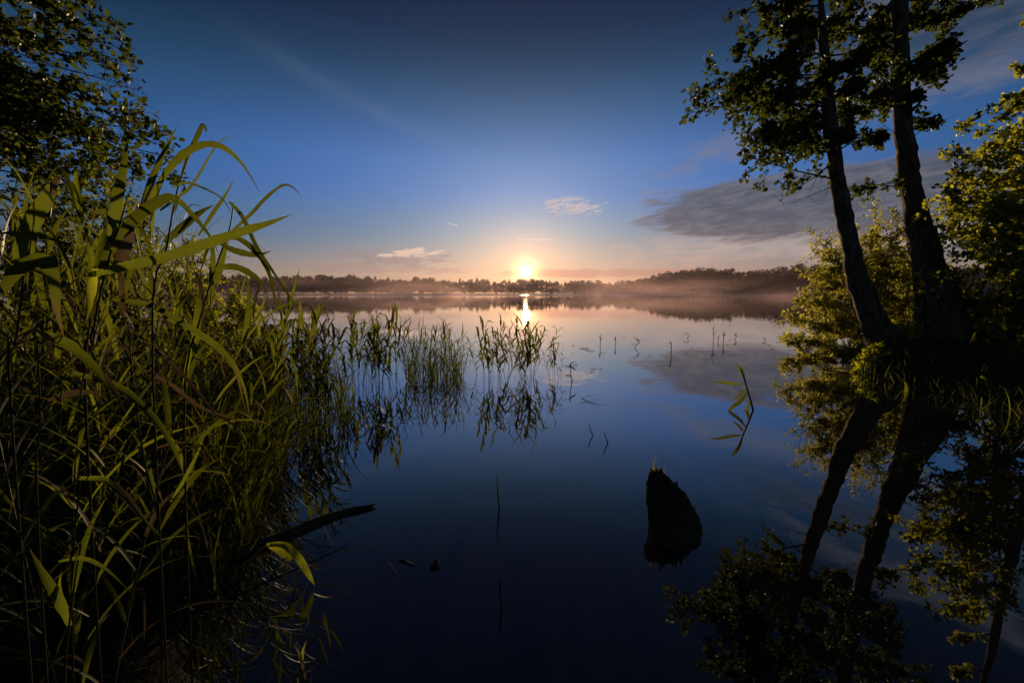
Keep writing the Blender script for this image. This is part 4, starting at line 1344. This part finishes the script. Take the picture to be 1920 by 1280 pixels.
# floating leaves
rg = np.random.default_rng(41)
for k in range(34):
    px, py = (rg.uniform(1060, 1130), rg.uniform(645, 705)) if k % 3 == 0 else (rg.uniform(1080, 1450), rg.uniform(630, 668))
    q = onwater(px, py, 0.006)
    th = np.arange(9) * 2 * np.pi / 9
    rr = rg.uniform(0.02, 0.05) * (1 + 0.25 * rg.normal(size=9))
    v = np.stack([np.cos(th) * rr * 1.6, np.sin(th) * rr, 0.004 + 0.006 * rg.random(9)], 1)
    v = np.concatenate([v, [[0, 0, 0.002]], v * [1, 1, 0] + [0, 0, -0.004]])
    f = [(i, (i + 1) % 9, 9, 9) for i in range(9)]
    f3 = np.array([(i, (i + 1) % 9, 9) for i in range(9)])
    me = mesh_np('floating_leaf', v, f3, np.full(len(v), rg.random()))
    o = link('floating_leaf', me, None, M_DARKLEAF)
    o.location = q
    tag(o, 'small dark leaf floating flat on the open lake among dead stalks', 'leaf', 'leaves floating on the lake')

# ------------------------------------------------------------------ the mossy stump
m_stump, N = new_mat('wet_stump')
geo = N.n('ShaderNodeNewGeometry')
s_ = N.n('ShaderNodeSeparateXYZ')
N.put(s_.inputs[0], geo.outputs['Position'])
grain = N.noise(N.xyz(s_.outputs[0], s_.outputs[1], N.m('MULTIPLY', s_.outputs[2], 0.3)), 30.0, 6.0, 0.7)
moss = N.noise(geo.outputs['Position'], 11.0, 5.0, 0.65)
p_ = N.n('ShaderNodeBsdfPrincipled')
N.put(p_.inputs['Base Color'], N.mix(N.step(moss, 0.48, 0.62), N.ramp(grain, [(0.3, (0.016, 0.012, 0.009)), (0.7, (0.090, 0.068, 0.045))]), (0.060, 0.070, 0.020)))
p_.inputs['Roughness'].default_value = 0.8
p_.inputs['Specular IOR Level'].default_value = 0.25
N.put(p_.inputs['Normal'], bump(N, N.m('ADD', grain, moss), 1.0, 0.02))
out(N, p_.outputs[0])
sb = onwater(1264, 1000)
stump = empty('tree_stump', sb, 'dark mossy tree stump with a pointed top standing in the water', 'stump')
rg = np.random.default_rng(55)
rings, sides = 34, 54
V = []
for i in range(rings):
    t = i / (rings - 1)
    z = -0.14 + 0.528 * t
    zz = max(0.0, z) / 0.38
    cx = float(np.interp(z, [0, 0.15, 0.26, 0.33, 0.385], [0.0, -0.006, -0.018, -0.045, -0.060]))
    cy = 0.27 * zz ** 1.3
    r0 = float(np.interp(z, [-0.14, 0.04, 0.15, 0.26, 0.30, 0.33, 0.36, 0.385], [0.185, 0.168, 0.150, 0.124, 0.102, 0.080, 0.058, 0.030]))
    th = np.arange(sides) * 2 * np.pi / sides
    rr = r0 * (1 + 0.08 * np.sin(2 * th + 0.6) + 0.06 * np.sin(3 * th + 2.0 + t) + 0.05 * np.sin(7 * th + 3 * t) + 0.05 * np.sin(11 * th + 1.5 * t) + 0.035 * np.sin(17 * th - 2 * t) + 0.03 * rg.normal(size=sides))
    shoulder = 0.012 * np.exp(-((th - 0.1) / 0.7) ** 2) * math.sin(min(1, zz * 1.4) * math.pi)
    V.append(np.stack([cx + np.cos(th) * (rr + shoulder), cy + np.sin(th) * rr * 0.95, np.full(sides, z * 0.86 if z > 0 else z) + 0.012 * np.sin(9 * th + 6 * t) + 0.008 * rg.normal(size=sides)], 1))
V = np.concatenate(V + [np.array([[-0.060, 0.27, 0.336]])])
j = np.arange(sides)
F = np.concatenate([np.stack([i * sides + j, i * sides + (j + 1) % sides, (i + 1) * sides + (j + 1) % sides, (i + 1) * sides + j], 1) for i in range(rings - 1)])
me = bpy.data.meshes.new('stump_wood')
me.from_pydata([tuple(q) for q in V], [], [tuple(int(a) for a in q) for q in F] + [((rings - 1) * sides + k, (rings - 1) * sides + (k + 1) % sides, rings * sides) for k in range(sides)])
for p in me.polygons:
    p.use_smooth = True
link('wood', me, stump, m_stump)
stump.scale = (0.90, 0.90, 0.93)
for k in range(60):
    if k < 26:
        o = (-0.03 + rg.normal(0, 0.03), 0.26 + rg.normal(0, 0.02), 0.30 + rg.normal(0, 0.015))
        L, a0, dr, hd = rg.uniform(0.06, 0.20), rg.uniform(0, 0.4), rg.uniform(0, 1.2), rg.uniform(0, 6.28)
    else:
        th = rg.uniform(3.3, 6.2)
        zz = rg.uniform(0.05, 0.33)
        r0 = 0.175 * (1 - 0.28 * zz / 0.38) * (1 - (zz / 0.38) ** 2.6 * 0.8) + 0.008
        o = (0.01 - 0.075 * zz / 0.38 + math.cos(th) * r0, 0.27 * (zz / 0.38) ** 1.3 + math.sin(th) * r0, zz * 0.86)
        L, a0, dr, hd = rg.uniform(0.04, 0.11), rg.uniform(0.6, 2.2), rg.uniform(0, 1.0), th
    v, f = blade_np(rg, o, hd, L, 0.0035, a0, dr, 6)
    link('grass_blade', mesh_np('grass_blade', v, f, np.full(len(v), rg.random())), stump, M_REED_DRY if k % 2 else M_REED)

for k in range(16):
    th = rg.uniform(0, 6.28)
    zz = rg.uniform(0.20, 0.33)
    r0 = float(np.interp(zz, [0.15, 0.26, 0.30, 0.33, 0.36], [0.150, 0.124, 0.102, 0.080, 0.058])) * 0.93
    c = np.array([-0.018 - 0.3 * max(0, zz - 0.26) + math.cos(th) * r0, 0.27 * (zz / 0.385) ** 1.3 + math.sin(th) * r0, zz * 0.86 - 0.03])
    L = rg.uniform(0.05, 0.10)
    tipv = c + np.array([math.cos(th) * 0.012 + rg.normal(0, 0.006), math.sin(th) * 0.012, L])
    link('splinter', tube_mesh(np.linspace(c, tipv, 5), [0.017, 0.016, 0.013, 0.008, 0.001], 6, 'splinter', 0.35, k), stump, m_stump)

# ------------------------------------------------------------------ drift: log, straws, big leaf, bits
lg = empty('driftwood_log', onwater(640, 968), 'dark waterlogged log pointing out from the reed bed', 'log')
C = catmull([onwater(440, 1040, 0.01), onwater(540, 1000, 0.01), onwater(620, 968, 0.008), onwater(699, 947, 0.012)], 24)
link('wood', shift(tube_mesh(C, np.interp(np.linspace(0, 1, 24), [0, 0.5, 0.85, 1], [0.034, 0.030, 0.022, 0.014]), 12, 'log', 0.14, 3), lg.location), lg, m_stump)
C = catmull([onwater(690, 950, 0.013), onwater(699, 947, 0.014), onwater(705, 943, 0.018)], 5)
link('broken_end', shift(tube_mesh(C, [0.015, 0.012, 0.009, 0.005, 0.002], 7, 'broken_end', 0.4, 5), lg.location), lg, M_REED_DRY)
st = empty('reed_straw', onwater(400, 1052), 'long pale straw lying from the bank across the log', 'straw')
C = catmull([onwater(250, 1062, 0.16), onwater(400, 1050, 0.12), onwater(520, 1018, 0.10), onwater(650, 966, 0.10)], 16)
link('stem', shift(tube_mesh(C, np.linspace(0.0060, 0.0035, 16), 6), st.location), st, M_REED_DRY)
bl_ = empty('broad_leaf', onwater(560, 1060), 'broad green leaf drooping from the bank into the water', 'leaf')
for pix, hh, w, mt in (([(500, 1020), (535, 1022), (560, 1045), (578, 1075), (590, 1097)], (0.20, 0.20, 0.16, 0.08, 0.01), 0.040, M_HERO), ([(505, 1022), (530, 1030), (540, 1045), (525, 1062)], (0.20, 0.18, 0.14, 0.10), 0.060, M_DARKLEAF)):
    C = catmull([onwater(px, py, h_) for (px, py), h_ in zip(pix, hh)], 14)
    v, f = ribbon_np(C, np.tile([0.5, 0.3, 0.55], (14, 1)), w * 0.5 * blade_profile(14, 0.35, 0.5), 0.25)
    link('blade', shift(mesh_np('blade', v, f, np.full(len(v), 0.45), True), bl_.location), bl_, mt)


def drift(name, pix, r, label, cat, mat, z=0.004, sides=7):
    C = catmull([onwater(px, py, z) for px, py in pix], 9)
    e = empty(name, C[4], label, cat)
    link('stem', shift(tube_mesh(C, [r * q for q in (0.5, 0.9, 1, 1, 1, 0.95, 0.9, 0.8, 0.4)], sides, name, 0.2, int(pix[0][0])), e.location), e, mat)
    return e


drift('floating_twig', [(748, 1047), (762, 1053), (777, 1059)], 0.006, 'short pale twig floating on the near water', 'twig', M_REED_DRY)
drift('floating_straw', [(728, 1052), (740, 1072), (748, 1088), (752, 1102)], 0.0025, 'thin broken straw floating beside the pale twig', 'straw', M_REED_DRY)
for (px, py, lab, sc) in [(815, 1061, 'fluffy grey seed head floating beside the pale twig', 0.034), (840, 1039, 'small curled scrap floating past the seed head', 0.012), (960, 1066, 'small curled leaf floating by the snapped stalk', 0.014),
                          (1197, 921, 'tiny pale scrap floating beside the stump top', 0.010), (1199, 967, 'tiny dark scrap floating beside the stump foot', 0.013)]:
    q = onwater(px, py)
    e = empty('seed_head' if sc > 0.03 else 'floating_scrap', q, lab, 'seed head' if sc > 0.03 else 'scrap')
    r_ = np.random.default_rng(px)
    nb = 60 if sc > 0.03 else 5
    V, F, o = [], [], 0
    for _ in range(nb):
        a = np.append(r_.normal(0, sc * 0.3, 2), abs(r_.normal(0, sc * 0.25)))
        b = a + unit(r_.normal(0, 1, 3) * [1, 1, 0.5] + [0, 0, 0.3]) * sc * 0.7
        v, f, n = tube_np(np.linspace(a, b, 3), [sc * 0.07, sc * 0.10, sc * 0.03], 4)
        V.append(v); F.append(f + o); o += n
    link('fluff' if sc > 0.03 else 'shred', mesh_np('shred', np.concatenate(V), np.concatenate(F), np.zeros(o)), e, M_REED_DRY)
# red-tipped water plant near the bank
wp = empty('water_plant', onwater(568, 1240), 'small water plant with reddish tips at the edge of the bank', 'plant')
for k, (pix, hh) in enumerate([([(566, 1240), (560, 1222), (550, 1205)], (0, .05, .07)), ([(566, 1240), (568, 1218), (575, 1200)], (0, .05, .08)), ([(566, 1236), (570, 1258), (574, 1276)], (0, .03, .01)), ([(566, 1238), (558, 1262), (560, 1290)], (0, .02, .01))]):
    C = catmull([onwater(px, py, h_) for (px, py), h_ in zip(pix, hh)], 8)
    v, f = ribbon_np(C, np.tile([1.0, 0.1, 0.2], (8, 1)), 0.006 * blade_profile(8), 0.2)
    link('leaf', shift(mesh_np('leaf', v, f, np.full(len(v), 0.2), True), wp.location), wp, M_REED_DRY if k % 2 == 0 else M_REED)

# fine blades packed into the dense tuft
rg = np.random.default_rng(61)
sp_ = []
for _ in range(240):
    q = onwater(rg.uniform(764, 870), rg.uniform(692, 716))
    sp_.append((q.x, q.y, -0.03))
grass_stuff('tuft_blades', sp_, 'fine green blades packed between the reeds of the dense tuft', M_REED, 62, 0.25, 0.85, 0.012, 0.5)
sp_ = []
for _ in range(420):
    q = onwater(rg.uniform(470, 660), rg.uniform(715, 820))
    sp_.append((q.x, q.y, -0.03))
grass_stuff('shallows_blades', sp_, 'fine blades and broken straws between the reeds of the shallows', M_REED, 63, 0.25, 0.95, 0.013, 0.5)

# specks of pollen and leaf crumbs on the near water
rg = np.random.default_rng(91)
V, o = [], 0
while len(V) < 900:
    px, py = rg.uniform(380, 1700), 700 + 560 * rg.random() ** 0.8
    if rg.random() > 0.25 + 0.75 * (math.sin(px * 0.011 + py * 0.017) * math.sin(px * 0.006 - py * 0.009) > 0.15):
        continue
    q = onwater(px, py, 0.0025)
    a = rg.uniform(0, 6.28)
    r_ = rg.uniform(0.0012, 0.0042)
    ca, sa = math.cos(a) * r_, math.sin(a) * r_
    V.append([(q.x - ca, q.y - sa, 0.002), (q.x + sa, q.y - ca, 0.004), (q.x + ca * 1.6, q.y + sa * 1.6, 0.002), (q.x - sa, q.y + ca, 0.005)])
V = np.array(V).reshape(-1, 3)
ob = link('water_debris', mesh_np('water_debris', V, np.arange(len(V)).reshape(-1, 4), np.repeat(rg.random(len(V) // 4), 4)), None, M_REED_DRY)
tag(ob, 'scattered crumbs and pollen drifting on the water', None, None, 'stuff')
